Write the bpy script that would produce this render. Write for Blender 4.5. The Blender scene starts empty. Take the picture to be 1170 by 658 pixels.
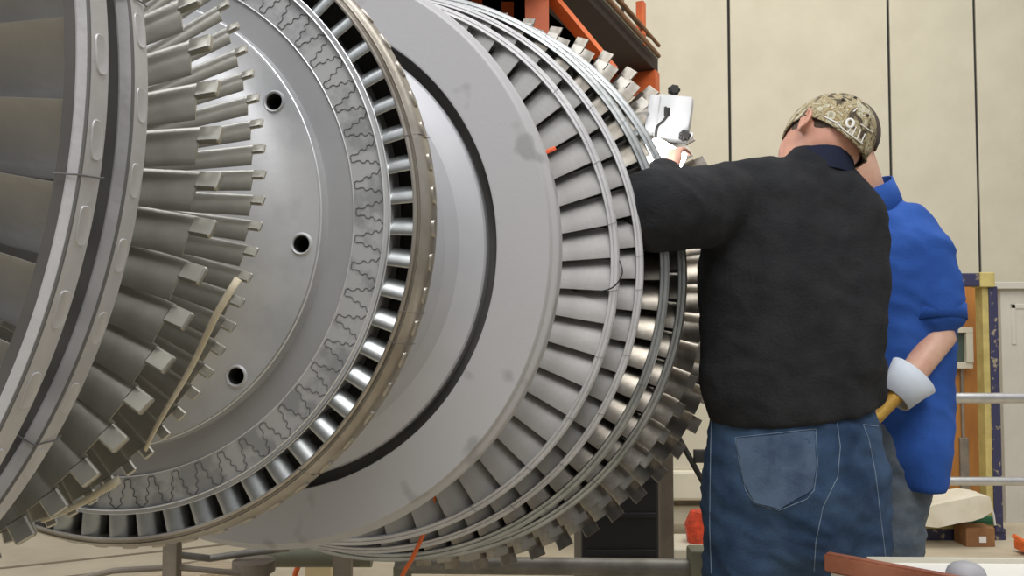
import bpy, bmesh, math, random
from mathutils import Vector, Matrix, noise
C = bpy.context.scene
PI = math.pi
R = math.radians
random.seed(4)

# ------------------------------------------------------------------ camera, light, exposure
CAM_H = 1.20
PITCH = 2.60
F_PX = 1000.0
cd = bpy.data.cameras.new('camera')
cam = bpy.data.objects.new('camera', cd)
C.collection.objects.link(cam)
cam.location = (0, 0, CAM_H)
cam.rotation_euler = (R(90 + PITCH), 0, 0)
cd.sensor_width = 36.0
cd.lens = 36.0 * F_PX / 1170.0
cd.clip_start = 0.05
cd.clip_end = 60
C.camera = cam

C.view_settings.view_transform = 'Standard'
C.view_settings.look = 'None'
C.view_settings.gamma = 1
C.view_settings.use_curve_mapping = False
C.view_settings.exposure = 0.0

world = bpy.data.worlds.new('world')
C.world = world
world.use_nodes = True
wn = world.node_tree
bg = wn.nodes['Background']
bg.inputs['Strength'].default_value = 0.62
# soft hall surroundings: brighter roof lights above, dim floor below
tc = wn.nodes.new('ShaderNodeTexCoord')
sx = wn.nodes.new('ShaderNodeSeparateXYZ')
rp = wn.nodes.new('ShaderNodeValToRGB')
wn.links.new(tc.outputs['Generated'], sx.inputs[0])
mp = wn.nodes.new('ShaderNodeMapRange')
mp.inputs['From Min'].default_value = -1
mp.inputs['From Max'].default_value = 1
wn.links.new(sx.outputs['Z'], mp.inputs['Value'])
wn.links.new(mp.outputs[0], rp.inputs[0])
e = rp.color_ramp.elements
e[0].position = 0.25; e[0].color = (0.10, 0.095, 0.085, 1)
e[1].position = 0.80; e[1].color = (1.0, 1.0, 1.02, 1)
m_ = rp.color_ramp.elements.new(0.50); m_.color = (0.34, 0.33, 0.31, 1)
wn.links.new(rp.outputs[0], bg.inputs['Color'])

def area(name, loc, target, size, power, color=(1, 1, 1), sy=None):
    l = bpy.data.lights.new(name, 'AREA')
    l.energy = power; l.color = color
    l.size = size
    if sy: l.shape = 'RECTANGLE'; l.size_y = sy
    o = bpy.data.objects.new(name, l)
    C.collection.objects.link(o)
    o.location = loc
    o.rotation_euler = (Vector(target) - Vector(loc)).to_track_quat('-Z', 'Y').to_euler()
    return o
area('roof_light_front', (0.3, -1.5, 5.0), (-0.3, 2.0, 1.2), 2.6, 175, (1.0, 0.98, 0.96))
area('roof_light_back', (2.2, 3.6, 5.2), (2.0, 6.6, 1.6), 3.0, 150, (1.0, 0.96, 0.88))
area('roof_light_left', (-2.4, 1.2, 4.6), (-0.6, 1.6, 1.0), 2.0, 50, (0.97, 0.98, 1.0))

# ------------------------------------------------------------------ helpers
_cp, _sp = math.cos(R(PITCH)), math.sin(R(PITCH))
def W(px, py, d):
    """world point seen at photo pixel (px,py) at forward distance d"""
    x = (px - 585) / F_PX * d
    u = -(py - 329) / F_PX * d
    return Vector((x, d * _cp - u * _sp, CAM_H + d * _sp + u * _cp))

def link(o):
    C.collection.objects.link(o); return o

def tag(o, label=None, cat=None, group=None, kind=None):
    if label: o['label'] = label
    if cat: o['category'] = cat
    if group: o['group'] = group
    if kind: o['kind'] = kind
    return o

def empty(name, loc=(0, 0, 0), rz=0.0):
    o = bpy.data.objects.new(name, None)
    o.empty_display_size = 0.05
    o.location = loc; o.rotation_euler = (0, 0, rz)
    return link(o)

def finish(name, bm, mat, parent=None, smooth=True, angle=35, loc=None):
    me = bpy.data.meshes.new(name)
    bm.normal_update()
    bm.to_mesh(me); bm.free()
    if mat is not None:
        for m in (mat if isinstance(mat, (list, tuple)) else [mat]):
            me.materials.append(m)
    if smooth:
        me.shade_smooth()
        me.set_sharp_from_angle(angle=R(angle))
    o = bpy.data.objects.new(name, me)
    link(o)
    if parent: o.parent = parent
    if loc is not None: o.location = loc
    return o

def recalc(bm):
    bmesh.ops.recalc_face_normals(bm, faces=bm.faces[:])

def box(bm, c, size, rot=None, bevel=0.0, mi=0):
    b = bmesh.new()
    bmesh.ops.create_cube(b, size=1.0)
    for v in b.verts: v.co = Vector((v.co.x * size[0], v.co.y * size[1], v.co.z * size[2]))
    if bevel:
        bmesh.ops.bevel(b, geom=b.edges[:], offset=bevel, segments=2, affect='EDGES', profile=0.5)
    M = Matrix.Translation(Vector(c))
    if rot is not None: M = M @ (rot.to_4x4() if hasattr(rot, 'to_4x4') else Matrix(rot))
    merge(bm, b, M, mi)

def merge(bm, b, M=None, mi=0):
    vs = {}
    for v in b.verts: vs[v] = bm.verts.new(M @ v.co if M is not None else v.co)
    for f in b.faces:
        try:
            g = bm.faces.new([vs[v] for v in f.verts]); g.material_index = mi
        except ValueError: pass
    b.free()

def tube(bm, pts, rad, n=12, cap=True, side=None, mi=0):
    """pts: list of Vector; rad: list of r or (ra, rb). side: reference vector for ra"""
    pts = [Vector(p) for p in pts]
    if not isinstance(rad, (list, tuple)) or (isinstance(rad, tuple)): rad = [rad] * len(pts)
    rings = []
    ref = Vector(side) if side is not None else None
    prev = None
    for i, p in enumerate(pts):
        if i == 0: t = pts[1] - pts[0]
        elif i == len(pts) - 1: t = pts[-1] - pts[-2]
        else: t = (pts[i + 1] - pts[i]).normalized() + (pts[i] - pts[i - 1]).normalized()
        t.normalize()
        if ref is not None: a = ref - t * ref.dot(t)
        elif prev is not None: a = prev - t * prev.dot(t)
        else:
            k = Vector((0, 0, 1)) if abs(t.z) < 0.9 else Vector((1, 0, 0))
            a = k.cross(t)
        a.normalize(); b = t.cross(a); prev = a
        r = rad[i]; ra, rb = r if isinstance(r, (list, tuple)) else (r, r)
        rings.append([bm.verts.new(p + a * (ra * math.cos(2 * PI * k / n)) + b * (rb * math.sin(2 * PI * k / n))) for k in range(n)])
    for i in range(len(rings) - 1):
        for k in range(n):
            f = bm.faces.new((rings[i][k], rings[i][(k + 1) % n], rings[i + 1][(k + 1) % n], rings[i + 1][k])); f.material_index = mi
    if cap:
        f = bm.faces.new(rings[0][::-1]); f.material_index = mi
        f = bm.faces.new(rings[-1]); f.material_index = mi
    return rings

def rtube(bm, pts, rad, n=14, side=None, flat0=False):
    """tube with rounded ends"""
    pts = [Vector(p) for p in pts]
    rad = [r if isinstance(r, (list, tuple)) else (r, r) for r in rad]
    t0 = (pts[0] - pts[1]).normalized(); t1 = (pts[-1] - pts[-2]).normalized()
    P, Q = [], []
    for a in (() if flat0 else (80, 55, 28)):
        c, s = math.cos(R(a)), math.sin(R(a)); r = rad[0]
        P.append(pts[0] + t0 * (min(r) * s)); Q.append((r[0] * c, r[1] * c))
    P += pts; Q += rad
    for a in (28, 55, 80):
        c, s = math.cos(R(a)), math.sin(R(a)); r = rad[-1]
        P.append(pts[-1] + t1 * (min(r) * s)); Q.append((r[0] * c, r[1] * c))
    tube(bm, P, Q, n, True, side)

def ball(bm, c, r, rot=None, u=20, v=14, mi=0):
    b = bmesh.new()
    bmesh.ops.create_uvsphere(b, u_segments=u, v_segments=v, radius=1.0)
    r = r if isinstance(r, (list, tuple)) else (r, r, r)
    M = Matrix.Translation(Vector(c))
    if rot is not None: M = M @ rot.to_4x4()
    M = M @ Matrix.Diagonal((*r, 1))
    merge(bm, b, M, mi)

def spline(pts, n=8):
    P = [Vector(p) for p in pts]; out = []
    P = [P[0] * 2 - P[1]] + P + [P[-1] * 2 - P[-2]]
    for i in range(1, len(P) - 2):
        for k in range(n):
            t = k / n
            a, b, c, d = P[i - 1], P[i], P[i + 1], P[i + 2]
            out.append(0.5 * ((2 * b) + (c - a) * t + (2 * a - 5 * b + 4 * c - d) * t * t + (3 * b - a - 3 * c + d) * t ** 3))
    out.append(P[-2]); return out

def bake(o):
    """replace the mesh by its modified version"""
    dg = bpy.context.evaluated_depsgraph_get(); dg.update()
    me = bpy.data.meshes.new_from_object(o.evaluated_get(dg))
    mats = [m for m in o.data.materials]
    o.modifiers.clear(); o.data = me
    if not me.materials:
        for m in mats: me.materials.append(m)
    return o

def blend(o, voxel=0.01, it=6, wr=0.0, wscale=0.12, sharp=False):
    m = o.modifiers.new('remesh', 'REMESH'); m.mode = 'VOXEL'; m.voxel_size = voxel; m.use_smooth_shade = True
    m = o.modifiers.new('smooth', 'SMOOTH'); m.factor = 0.5; m.iterations = it
    bake(o)
    if wr:
        me = o.data
        nrm = [v.normal.copy() for v in me.vertices]
        for v, nn in zip(me.vertices, nrm):
            q = v.co / wscale
            d = noise.noise(Vector((q.x, q.y, q.z * 2.2))) + 0.5 * noise.noise(Vector((q.x * 2.3 + 5, q.y * 2.3, q.z * 4.5)))
            rid = 1 - abs(noise.noise(Vector((q.x * 1.3 + 9, q.y * 1.3, q.z * 2.4 + q.x * 1.2)))) * 2.4
            v.co += nn * (d * wr + max(0, rid) * wr * 0.9)
    o.data.shade_smooth()
    return o

# ------------------------------------------------------------------ materials
def mat(name, col, rough=0.5, metal=0.0, var=0.0, scale=8.0, bump=0.0, bscale=40.0, col2=None, detail=6, stops=(0.35, 0.65), spec=None, rvar=0.0, stretch=None):
    m = bpy.data.materials.new(name); m.use_nodes = True
    nt = m.node_tree; b = nt.nodes['Principled BSDF']
    b.inputs['Roughness'].default_value = rough
    b.inputs['Metallic'].default_value = metal
    b.inputs['Base Color'].default_value = (*col, 1)
    if spec is not None: b.inputs['Specular IOR Level'].default_value = spec
    tcn = nt.nodes.new('ShaderNodeTexCoord')
    src = tcn.outputs['Object']
    if stretch:
        mpn = nt.nodes.new('ShaderNodeMapping'); mpn.inputs['Scale'].default_value = stretch
        nt.links.new(src, mpn.inputs[0]); src = mpn.outputs[0]
    if var or col2:
        n = nt.nodes.new('ShaderNodeTexNoise'); n.inputs['Scale'].default_value = scale; n.inputs['Detail'].default_value = detail
        n.inputs['Roughness'].default_value = 0.6
        nt.links.new(src, n.inputs['Vector'])
        r = nt.nodes.new('ShaderNodeValToRGB')
        c2 = col2 if col2 else tuple(c * (1 - var) for c in col)
        r.color_ramp.elements[0].position = stops[0]; r.color_ramp.elements[0].color = (*c2, 1)
        r.color_ramp.elements[1].position = stops[1]; r.color_ramp.elements[1].color = (*col, 1)
        nt.links.new(n.outputs['Fac'], r.inputs[0]); nt.links.new(r.outputs[0], b.inputs['Base Color'])
        if rvar:
            mr = nt.nodes.new('ShaderNodeMapRange'); mr.inputs['To Min'].default_value = rough - rvar; mr.inputs['To Max'].default_value = rough + rvar
            nt.links.new(n.outputs['Fac'], mr.inputs['Value']); nt.links.new(mr.outputs[0], b.inputs['Roughness'])
    if bump:
        n = nt.nodes.new('ShaderNodeTexNoise'); n.inputs['Scale'].default_value = bscale; n.inputs['Detail'].default_value = 4
        nt.links.new(src, n.inputs['Vector'])
        bp = nt.nodes.new('ShaderNodeBump'); bp.inputs['Strength'].default_value = bump; bp.inputs['Distance'].default_value = 0.004
        nt.links.new(n.outputs['Fac'], bp.inputs['Height']); nt.links.new(bp.outputs[0], b.inputs['Normal'])
    return m

def emis(name, col, st):
    m = bpy.data.materials.new(name); m.use_nodes = True
    b = m.node_tree.nodes['Principled BSDF']
    b.inputs['Base Color'].default_value = (*col, 1); b.inputs['Emission Color'].default_value = (*col, 1)
    b.inputs['Emission Strength'].default_value = st
    return m

M = {}
M['blade'] = mat('brushed_blade_steel', (0.56, 0.545, 0.50), 0.34, 0.85, col2=(0.34, 0.33, 0.28), scale=9, rvar=0.06, bump=0.05, bscale=60)
M['blade_dull'] = mat('blasted_blade_steel', (0.40, 0.395, 0.39), 0.55, 0.25, col2=(0.30, 0.295, 0.285), scale=10, bump=0.1, bscale=120)
M['blade_rust'] = mat('aged_blade_steel', (0.40, 0.38, 0.34), 0.34, 0.92, col2=(0.22, 0.19, 0.15), scale=14, rvar=0.06, bump=0.1)
M['shroud'] = mat('blasted_shroud_steel', (0.62, 0.62, 0.635), 0.50, 0.35, col2=(0.50, 0.50, 0.515), scale=12, bump=0.12, bscale=150)
M['shroud_dark'] = mat('brown_oxidised_shroud', (0.52, 0.49, 0.44), 0.32, 0.75, col2=(0.29, 0.26, 0.22), scale=8, bump=0.08, bscale=90)
M['shroud_bright'] = mat('polished_shroud_steel', (0.46, 0.48, 0.49), 0.36, 0.85, col2=(0.32, 0.34, 0.34), scale=14, bump=0.05)
M['disc'] = mat('grey_disc_steel', (0.47, 0.48, 0.495), 0.50, 0.30, col2=(0.34, 0.35, 0.37), scale=5.5, rvar=0.07, bump=0.05, bscale=120, stops=(0.38, 0.56))
M['flange'] = mat('stained_grey_flange', (0.45, 0.45, 0.465), 0.60, 0.15, col2=(0.33, 0.33, 0.34), scale=13, bump=0.06, bscale=160, stops=(0.325, 0.40), detail=2)
M['drum'] = mat('pale_drum_steel', (0.50, 0.51, 0.54), 0.50, 0.20, col2=(0.43, 0.44, 0.47), scale=4)
M['dark'] = mat('dark_steel_and_shade', (0.05, 0.048, 0.045), 0.6, 0.3, var=0.4, scale=20)  # plain dark for black parts; in holes and blade gaps it paints shade
M['recess_shade'] = mat('shaded_recess_steel', (0.13, 0.125, 0.12), 0.6, 0.2, var=0.3, scale=10)  # dark tone painted in for shade under shrouds and in the flange recess
M['band'] = mat('turned_grey_band', (0.36, 0.365, 0.38), 0.5, 0.3, col2=(0.31, 0.315, 0.325), scale=6)
M['lip'] = mat('bright_edge_lip', (0.72, 0.73, 0.75), 0.35, 0.6)
M['seam'] = mat('dark_seam_line', (0.13, 0.13, 0.13), 0.7)
M['rootmet'] = mat('blade_root_steel', (0.46, 0.47, 0.48), 0.45, 0.35, col2=(0.31, 0.32, 0.33), scale=22, stops=(0.42, 0.52), bump=0.05)

# ------------------------------------------------------------------ room shell
M['wall'] = mat('cream_painted_panel', (0.62, 0.585, 0.47), 0.8, 0, col2=(0.57, 0.535, 0.425), scale=3, bump=0.15, bscale=30)
M['floor'] = mat('beige_concrete', (0.52, 0.46, 0.34), 0.75, 0, col2=(0.42, 0.36, 0.26), scale=2.5, bump=0.1, bscale=25)
M['black'] = mat('black_gap', (0.02, 0.02, 0.02), 0.8)

bm = bmesh.new(); box(bm, (0, 3.4, -0.05), (16, 12.0, 0.1)); tag(finish('floor', bm, M['floor'], smooth=False), kind='structure')
YW = 7.4
bm = bmesh.new()
seams = [-6.0, -4.6, -3.2, -1.8, -0.4, 0.95, 1.86, 3.23, 3.97, 5.3, 6.7, 8.0]
for a, b_ in zip(seams, seams[1:]):
    box(bm, ((a + b_) / 2, YW + 0.06, 3.0), (b_ - a - 0.022, 0.12, 6.0), bevel=0.006)
tag(finish('wall_back', bm, M['wall'], smooth=False), kind='structure')
bm = bmesh.new(); box(bm, (1, YW + 0.10, 3.0), (14, 0.04, 6.0)); tag(finish('trim_1', bm, M['black'], smooth=False), kind='structure')
bm = bmesh.new()
for sx_ in seams[1:-1]:
    tube(bm, [(sx_ - 0.004, YW + 0.012, 0.02), (sx_ - 0.004, YW + 0.012, 5.98)], 0.010, 6)
tag(finish('trim_2', bm, M['black'], smooth=False), kind='structure')
# joints sawn in the floor
bm = bmesh.new()
for a, b_ in (((-3.6, 3.55), (-1.2, 4.75)), ((-3.9, 3.75), (-1.4, 5.0))):
    a = Vector((*a, 0.002)); b_ = Vector((*b_, 0.002)); tube(bm, [a, b_], [(0.016, 0.003)] * 2, 6, side=(b_ - a).cross(Vector((0, 0, 1))))
tag(finish('trim_3', bm, mat('floor_joint', (0.2, 0.16, 0.11), 0.9), smooth=False), kind='structure')

# ------------------------------------------------------------------ turbine rotor
K = 0.33                       # metres per disc radius
AXIS_YAW = -R(9.98)
E0 = Vector((-1.38 * K, 3.03 * K * _cp - 0.23 * K * _sp, CAM_H + 0.23 * K * _cp + 3.03 * K * _sp))
rotor = empty('turbine_rotor', E0, AXIS_YAW)
tag(rotor, 'large grey steel steam turbine rotor with rows of blades lying on its side', 'turbine rotor')

def pt(s, r, a):               # a in degrees, 0 = to the right, 90 = up
    return Vector((r * math.cos(R(a)) * K, s * K, r * math.sin(R(a)) * K))

def lathe(name, prof, m, parent, n=240, angle=30, a0=None, a1=None, mi=None, close=True):
    bm = bmesh.new(); full = a0 is None
    N = n if full else max(2, int(n * (a1 - a0) / 360))
    rings = []
    for i in range(N if full else N + 1):
        a = 360 * i / n if full else a0 + (a1 - a0) * i / N
        rings.append([bm.verts.new(pt(s, r, a)) for s, r in prof])
    L = len(prof); cnt = N
    for i in range(cnt):
        A, B = rings[i], rings[(i + 1) % len(rings)]
        for j in range(L if close else L - 1):
            j2 = (j + 1) % L
            f = bm.faces.new((A[j], A[j2], B[j2], B[j]))
            if mi: f.material_index = mi[j]
    if not full and close:
        bm.faces.new(rings[0]); bm.faces.new(rings[-1][::-1])
    recalc(bm)
    return finish(name, bm, m, parent, True, angle)

def blade_mesh(name, s0, r0, r1, chord, stag, thick, camber, twist=0.0, taper=1.0, m=None, tenon=None, nst=6, nsec=9, flip=1, blunt=False):
    """aerofoil blade for angle 0. chord in u; stag degrees from axial; lofted from r0 to r1.
    tenon=(length, c0, c1): a block standing on the tip between chord fractions"""
    bm = bmesh.new(); rings = []
    def sec(r, w, st, th=thick):
        out = []
        cs, sn = math.cos(R(st)), math.sin(R(st)) * flip
        up, lo = [], []
        for i in range(nsec):
            c = 0.5 - 0.5 * math.cos(PI * i / (nsec - 1))
            cam_ = camber * 4 * c * (1 - c) * w
            t = th * (2.6 * (math.sqrt(max(c, 0)) * 0.55 - 0.35 * c) + 0.18 * (1 - c) * 0 + 0.12) * (1 if 0 < i < nsec - 1 else (2.6 if (blunt and i == 0) else 0.35)) * 0.5
            for L_, sg in ((up, 1), (lo, -1)):
                x = (c - 0.5) * w; y = cam_ + sg * t
                L_.append((x * cs + y * sn * -1, x * sn + y * cs))
        for (a_, t_) in up + lo[::-1]:
            out.append((s0 + 0.5 * abs(chord * math.cos(R(stag))) + a_, t_))
        return out
    for k in range(nst):
        f = k / (nst - 1); r = r0 + (r1 - r0) * f
        w = chord * (1 + (taper - 1) * f); st = stag + twist * (1 - f)
        rings.append([bm.verts.new(Vector((r * K * math.cos(t / r), a * K, r * K * math.sin(t / r)))) for a, t in sec(r, w, st)])
    n = len(rings[0])
    for A, B in zip(rings, rings[1:]):
        for j in range(n): bm.faces.new((A[j], A[(j + 1) % n], B[(j + 1) % n], B[j]))
    bm.faces.new(rings[0][::-1]); bm.faces.new(rings[-1])
    recalc(bm)
    me_o = finish(name, bm, m, None, True, 40)
    return me_o

def tenon_mesh(name, s0, r1, chord, stag, thick, camber, c0, c1, ln, m, flip=1, taper=1.0):
    bm = bmesh.new(); w = chord * taper
    cs, sn = math.cos(R(stag)), math.sin(R(stag)) * flip
    base = s0 + 0.5 * abs(chord * math.cos(R(stag)))
    R_ = []
    for r in (r1 - 0.004, r1 + ln):
        row = []
        for c, sg in ((c0, -1), (c1, -1), (c1, 1), (c0, 1)):
            y = camber * 4 * c * (1 - c) * w + sg * thick * 0.42
            x = (c - 0.5) * w
            a, t = base + x * cs - y * sn, x * sn + y * cs
            row.append(bm.verts.new(Vector((r * K * math.cos(t / r), a * K, r * K * math.sin(t / r)))))
        R_.append(row)
    A, B = R_
    for j in range(4): bm.faces.new((A[j], A[(j + 1) % 4], B[(j + 1) % 4], B[j]))
    bm.faces.new(A[::-1]); bm.faces.new(B)
    recalc(bm)
    bmesh.ops.bevel(bm, geom=bm.edges[:], offset=0.0012 * K / 0.33, segments=1, affect='EDGES')
    return finish(name, bm, m, None, False)

def wheel(name_proto_list, parent, pitch, phase, lo, hi):
    """place copies of the prototype sub-parts at every pitch between angles lo and hi; the rest of the
    circle (below the frame or behind the rotor) becomes one merged part"""
    protos = name_proto_list
    n = round(360 / pitch); pitch = 360 / n
    rest = {p.name: bmesh.new() for p in protos}
    k_first = True
    for k in range(n):
        a = phase + pitch * k
        a = (a + 180) % 360 - 180
        if lo <= a <= hi:
            for p in protos:
                o = p if k_first else link(p.copy())
                o.parent = parent; o.rotation_euler = (0, -R(a), 0)
            k_first = False
        else:
            for p in protos:
                b = bmesh.new(); b.from_mesh(p.data)
                merge(rest[p.name], b, Matrix.Rotation(-R(a), 4, 'Y'))
    for p in protos:
        b = rest[p.name]
        if len(b.verts):
            o = finish(p.name + '_row', b, p.data.materials[0], parent, True, 40); o['kind'] = 'stuff'
        else: b.free()

def shroud(prof, m, parent, gaps=(), angle=25):
    """ring with narrow saw-cut joints at the given angles"""
    return lathe('shroud_ring', prof, m, parent, angle=angle)

def head_bumps(parent, s, r, half_s, half_a, pitch, phase, m, hgt=0.006, name='tenon_head', lo=-80, hi=80):
    """peened tenon heads: low rounded bumps on a shroud's outer surface, one sub-part each"""
    n = round(360 / pitch); pitch = 360 / n
    bm = bmesh.new(); rings = []
    for q, hh in ((1.0, -0.003), (0.98, hgt * 0.7), (0.90, hgt), (0.80, hgt * 0.85)):
        ring = []
        for i in range(24):
            t = 2 * PI * i / 24
            cx = math.copysign(abs(math.cos(t)) ** 0.55, math.cos(t)); sy = math.copysign(abs(math.sin(t)) ** 0.7, math.sin(t))
            aa = cx * (half_a - (1 - q) * half_s * 57.3)
            ring.append(bm.verts.new(pt(s + sy * half_s * q - 0.15 * half_s * cx, r + hh, aa)))
        rings.append(ring)
    for A, B in zip(rings, rings[1:]):
        for j in range(24): bm.faces.new((A[j], A[(j + 1) % 24], B[(j + 1) % 24], B[j]))
    bm.faces.new(rings[-1]); recalc(bm)
    p = finish(name, bm, m, None, True, 50); first = True
    for k in range(n):
        a0 = (phase + k * pitch + 180) % 360 - 180
        if not lo <= a0 <= hi: continue
        o = p if first else link(p.copy()); first = False
        o.parent = parent; o.rotation_euler = (0, -R(a0), 0)

def saw_cuts(parent, cuts, name='joint_gap', rad=0.0014):
    """radial joints across a shroud: list of (angle, profile points (s,r)), one sub-part each"""
    for a, prof in cuts:
        bm = bmesh.new()
        tube(bm, [pt(s, r, a + 0.15 * i) for i, (s, r) in enumerate(prof)], rad * K, 6)
        finish(name, bm, M['seam'], parent)

# shaft
sh = lathe('shaft', [(-2.6, 0.0), (-2.6, 0.22), (-2.05, 0.22), (-2.0, 0.30), (-1.8, 0.30), (-1.78, 0.42), (-0.4, 0.42), (0.3, 0.45), (0.3, 0.60), (1.1, 0.62), (1.1, 0.5),
                     (5.0, 0.5), (5.02, 0.36), (5.5, 0.36), (5.52, 0.26), (6.6, 0.26), (6.6, 0.0)], M['disc'], rotor, n=96, close=False)

# --- wheels A and B: long shrouded blades, nearest the camera
def bladed(s_hub0, s_hub1, r_hub, m=None, name='bladed_wheel'):
    r0 = 0.42
    return lathe(name, [(s_hub0, r0), (s_hub0, r_hub - 0.03), (s_hub0 - 0.01, r_hub), (s_hub1 + 0.01, r_hub), (s_hub1, r_hub - 0.03), (s_hub1, r0)], m or M['disc'], rotor, n=160)

wA = bladed(-1.66, -1.54, 0.60)
lathe('shroud_ring', [(-1.640, 1.066), (-1.642, 1.070), (-1.640, 1.083), (-1.637, 1.0865), (-1.600, 1.084), (-1.585, 1.079), (-1.582, 1.070), (-1.585, 1.064)], M['shroud'], wA, n=300)
lathe('inner_shade_band', [(-1.637, 1.0655), (-1.637, 1.046), (-1.585, 1.046), (-1.585, 1.0635)], M['recess_shade'], wA, n=300)  # added dark band painting the shade under the shroud's inner edge
lathe('shroud_groove', [(-1.6405, 1.0845), (-1.6385, 1.0872), (-1.6355, 1.0872), (-1.6345, 1.0855)], M['seam'], wA, n=300)
head_bumps(wA, -1.612, 1.0845, 0.0130, 1.55, 6.545, 1.3, M['shroud'], 0.0032)
saw_cuts(wA, [(-8.3, [(-1.645, 1.05), (-1.645, 1.086), (-1.60, 1.089), (-1.58, 1.081)])])
bA = blade_mesh('blade', -1.63, 0.58, 1.048, 0.124, 62, 0.010, 0.10, twist=-22, m=M['blade_dull'], flip=-1)
wheel([bA], wA, 6.545, 1.2, -75, 75)

wB = bladed(-1.52, -1.40, 0.60)
lathe('shroud_ring', [(-1.500, 1.037), (-1.502, 1.041), (-1.500, 1.059), (-1.497, 1.062), (-1.46, 1.058), (-1.445, 1.053), (-1.442, 1.044), (-1.445, 1.036)], M['shroud'], wB, n=300)
lathe('inner_shade_band', [(-1.497, 1.0365), (-1.497, 0.998), (-1.445, 0.998), (-1.445, 1.0355)], M['recess_shade'], wB, n=300)  # dark filler painting the shaded gap between the two shrouds
lathe('shroud_groove', [(-1.5005, 1.0598), (-1.4985, 1.0625), (-1.4955, 1.0625), (-1.4945, 1.061)], M['seam'], wB, n=300)
head_bumps(wB, -1.474, 1.0585, 0.0125, 1.5, 6.545, -0.7, M['shroud'], 0.0032)
saw_cuts(wB, [(-31.4, [(-1.505, 1.026), (-1.504, 1.062), (-1.46, 1.062), (-1.44, 1.056)]), (8.3, [(-1.505, 1.026), (-1.504, 1.062), (-1.46, 1.062), (-1.44, 1.056)])])
bB = blade_mesh('blade', -1.50, 0.58, 1.00, 0.134, 62, 0.010, 0.10, twist=-22, m=M['blade_dull'], flip=-1)
wheel([bB], wB, 6.545, -0.7, -75, 75)

# --- wheels C and D: unshrouded blades with bare tenons
wC = bladed(-1.12, -0.98, 0.62)
bC = blade_mesh('tenoned_blade', -1.10, 0.60, 0.940, 0.092, 70, 0.007, 0.07, twist=-10, m=M['blade'], flip=1)
tC = tenon_mesh('tenon', -1.10, 0.940, 0.092, 70, 0.020, 0.07, 0.52, 0.97, 0.046, M['blade'], flip=1)
wheel([bC, tC], wC, 5.714, 0.4, -75, 60)
wD = bladed(-0.82, -0.68, 0.60)
bD = blade_mesh('slender_blade', -0.80, 0.58, 0.912, 0.058, 68, 0.005, 0.07, twist=-8, m=M['blade'], flip=1)
tD = tenon_mesh('tenon', -0.80, 0.912, 0.058, 68, 0.014, 0.07, 0.50, 0.97, 0.029, M['blade'], flip=1)
wheel([bD, tD], wD, 3.83, -0.9, -80, 60)

# --- wheel E: the large disc with bolt holes and fir-tree roots
prof = [(-0.55, 0.42), (-0.40, 0.44), (-0.25, 0.50), (-0.14, 0.57), (-0.08, 0.63), (-0.052, 0.69), (-0.050, 0.772), (-0.022, 0.778), (0.0, 0.785), (0.0, 0.874),
        (-0.008, 0.878), (-0.008, 0.982), (-0.020, 0.986), (-0.020, 0.998), (0.0, 1.0), (0.11, 1.0), (0.11, 0.42)]
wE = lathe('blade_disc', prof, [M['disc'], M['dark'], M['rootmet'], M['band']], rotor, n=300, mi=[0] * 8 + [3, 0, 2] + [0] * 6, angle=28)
cut_bm = bmesh.new()
for k in range(9):
    a = 31.7 - 39.3 * k if k < 4 else 31.7 - 39.3 * 3 - 40.35 * (k - 3)
    c0, c1 = pt(-0.2, 0.72, a), pt(0.06, 0.72, a)
    tube(cut_bm, [c0, c1], 0.0275 * K, 28, mi=1)  # hole walls coloured dark to carry the shade inside
recalc(cut_bm)
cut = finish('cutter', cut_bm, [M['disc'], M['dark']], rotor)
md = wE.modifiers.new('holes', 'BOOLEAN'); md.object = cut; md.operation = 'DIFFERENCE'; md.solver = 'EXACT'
bpy.context.view_layer.update()
bake(wE)
bpy.data.objects.remove(cut)
wE.data.shade_smooth(); wE.data.set_sharp_from_angle(angle=R(28))
for k in range(9):
    bm = bmesh.new()
    a = 31.7 - 39.3 * k if k < 4 else 31.7 - 39.3 * 3 - 40.35 * (k - 3)
    c = pt(-0.052, 0.72, a); rr, rr2, rr3 = 0.028 * K, 0.040 * K, 0.033 * K
    rings = []
    for q, ds in ((rr, 0.004), (rr * 1.04, -0.004), (rr3, -0.006), (rr2, 0.002)):
        rings.append([bm.verts.new(c + Vector((q * math.cos(2 * PI * j / 28), ds * K, q * math.sin(2 * PI * j / 28)))) for j in range(28)])
    for A, B in zip(rings, rings[1:]):
        for j in range(28): bm.faces.new((A[j], A[(j + 1) % 28], B[(j + 1) % 28], B[j]))
    recalc(bm)
    finish('hole_rim', bm, M['disc'], wE)
for s_, r_ in ((-0.036, 0.776), (-0.003, 0.876), (-0.019, 0.985), (-0.004, 1.0)):
    lathe('edge_lip', [(s_ - 0.004, r_ - 0.0022), (s_ - 0.0055, r_), (s_ - 0.004, r_ + 0.0022), (s_ + 0.003, r_ + 0.0022), (s_ + 0.003, r_ - 0.0022)], M['lip'], wE, n=300)  # thin raised rings, brighter than the disc, along its step edges
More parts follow.
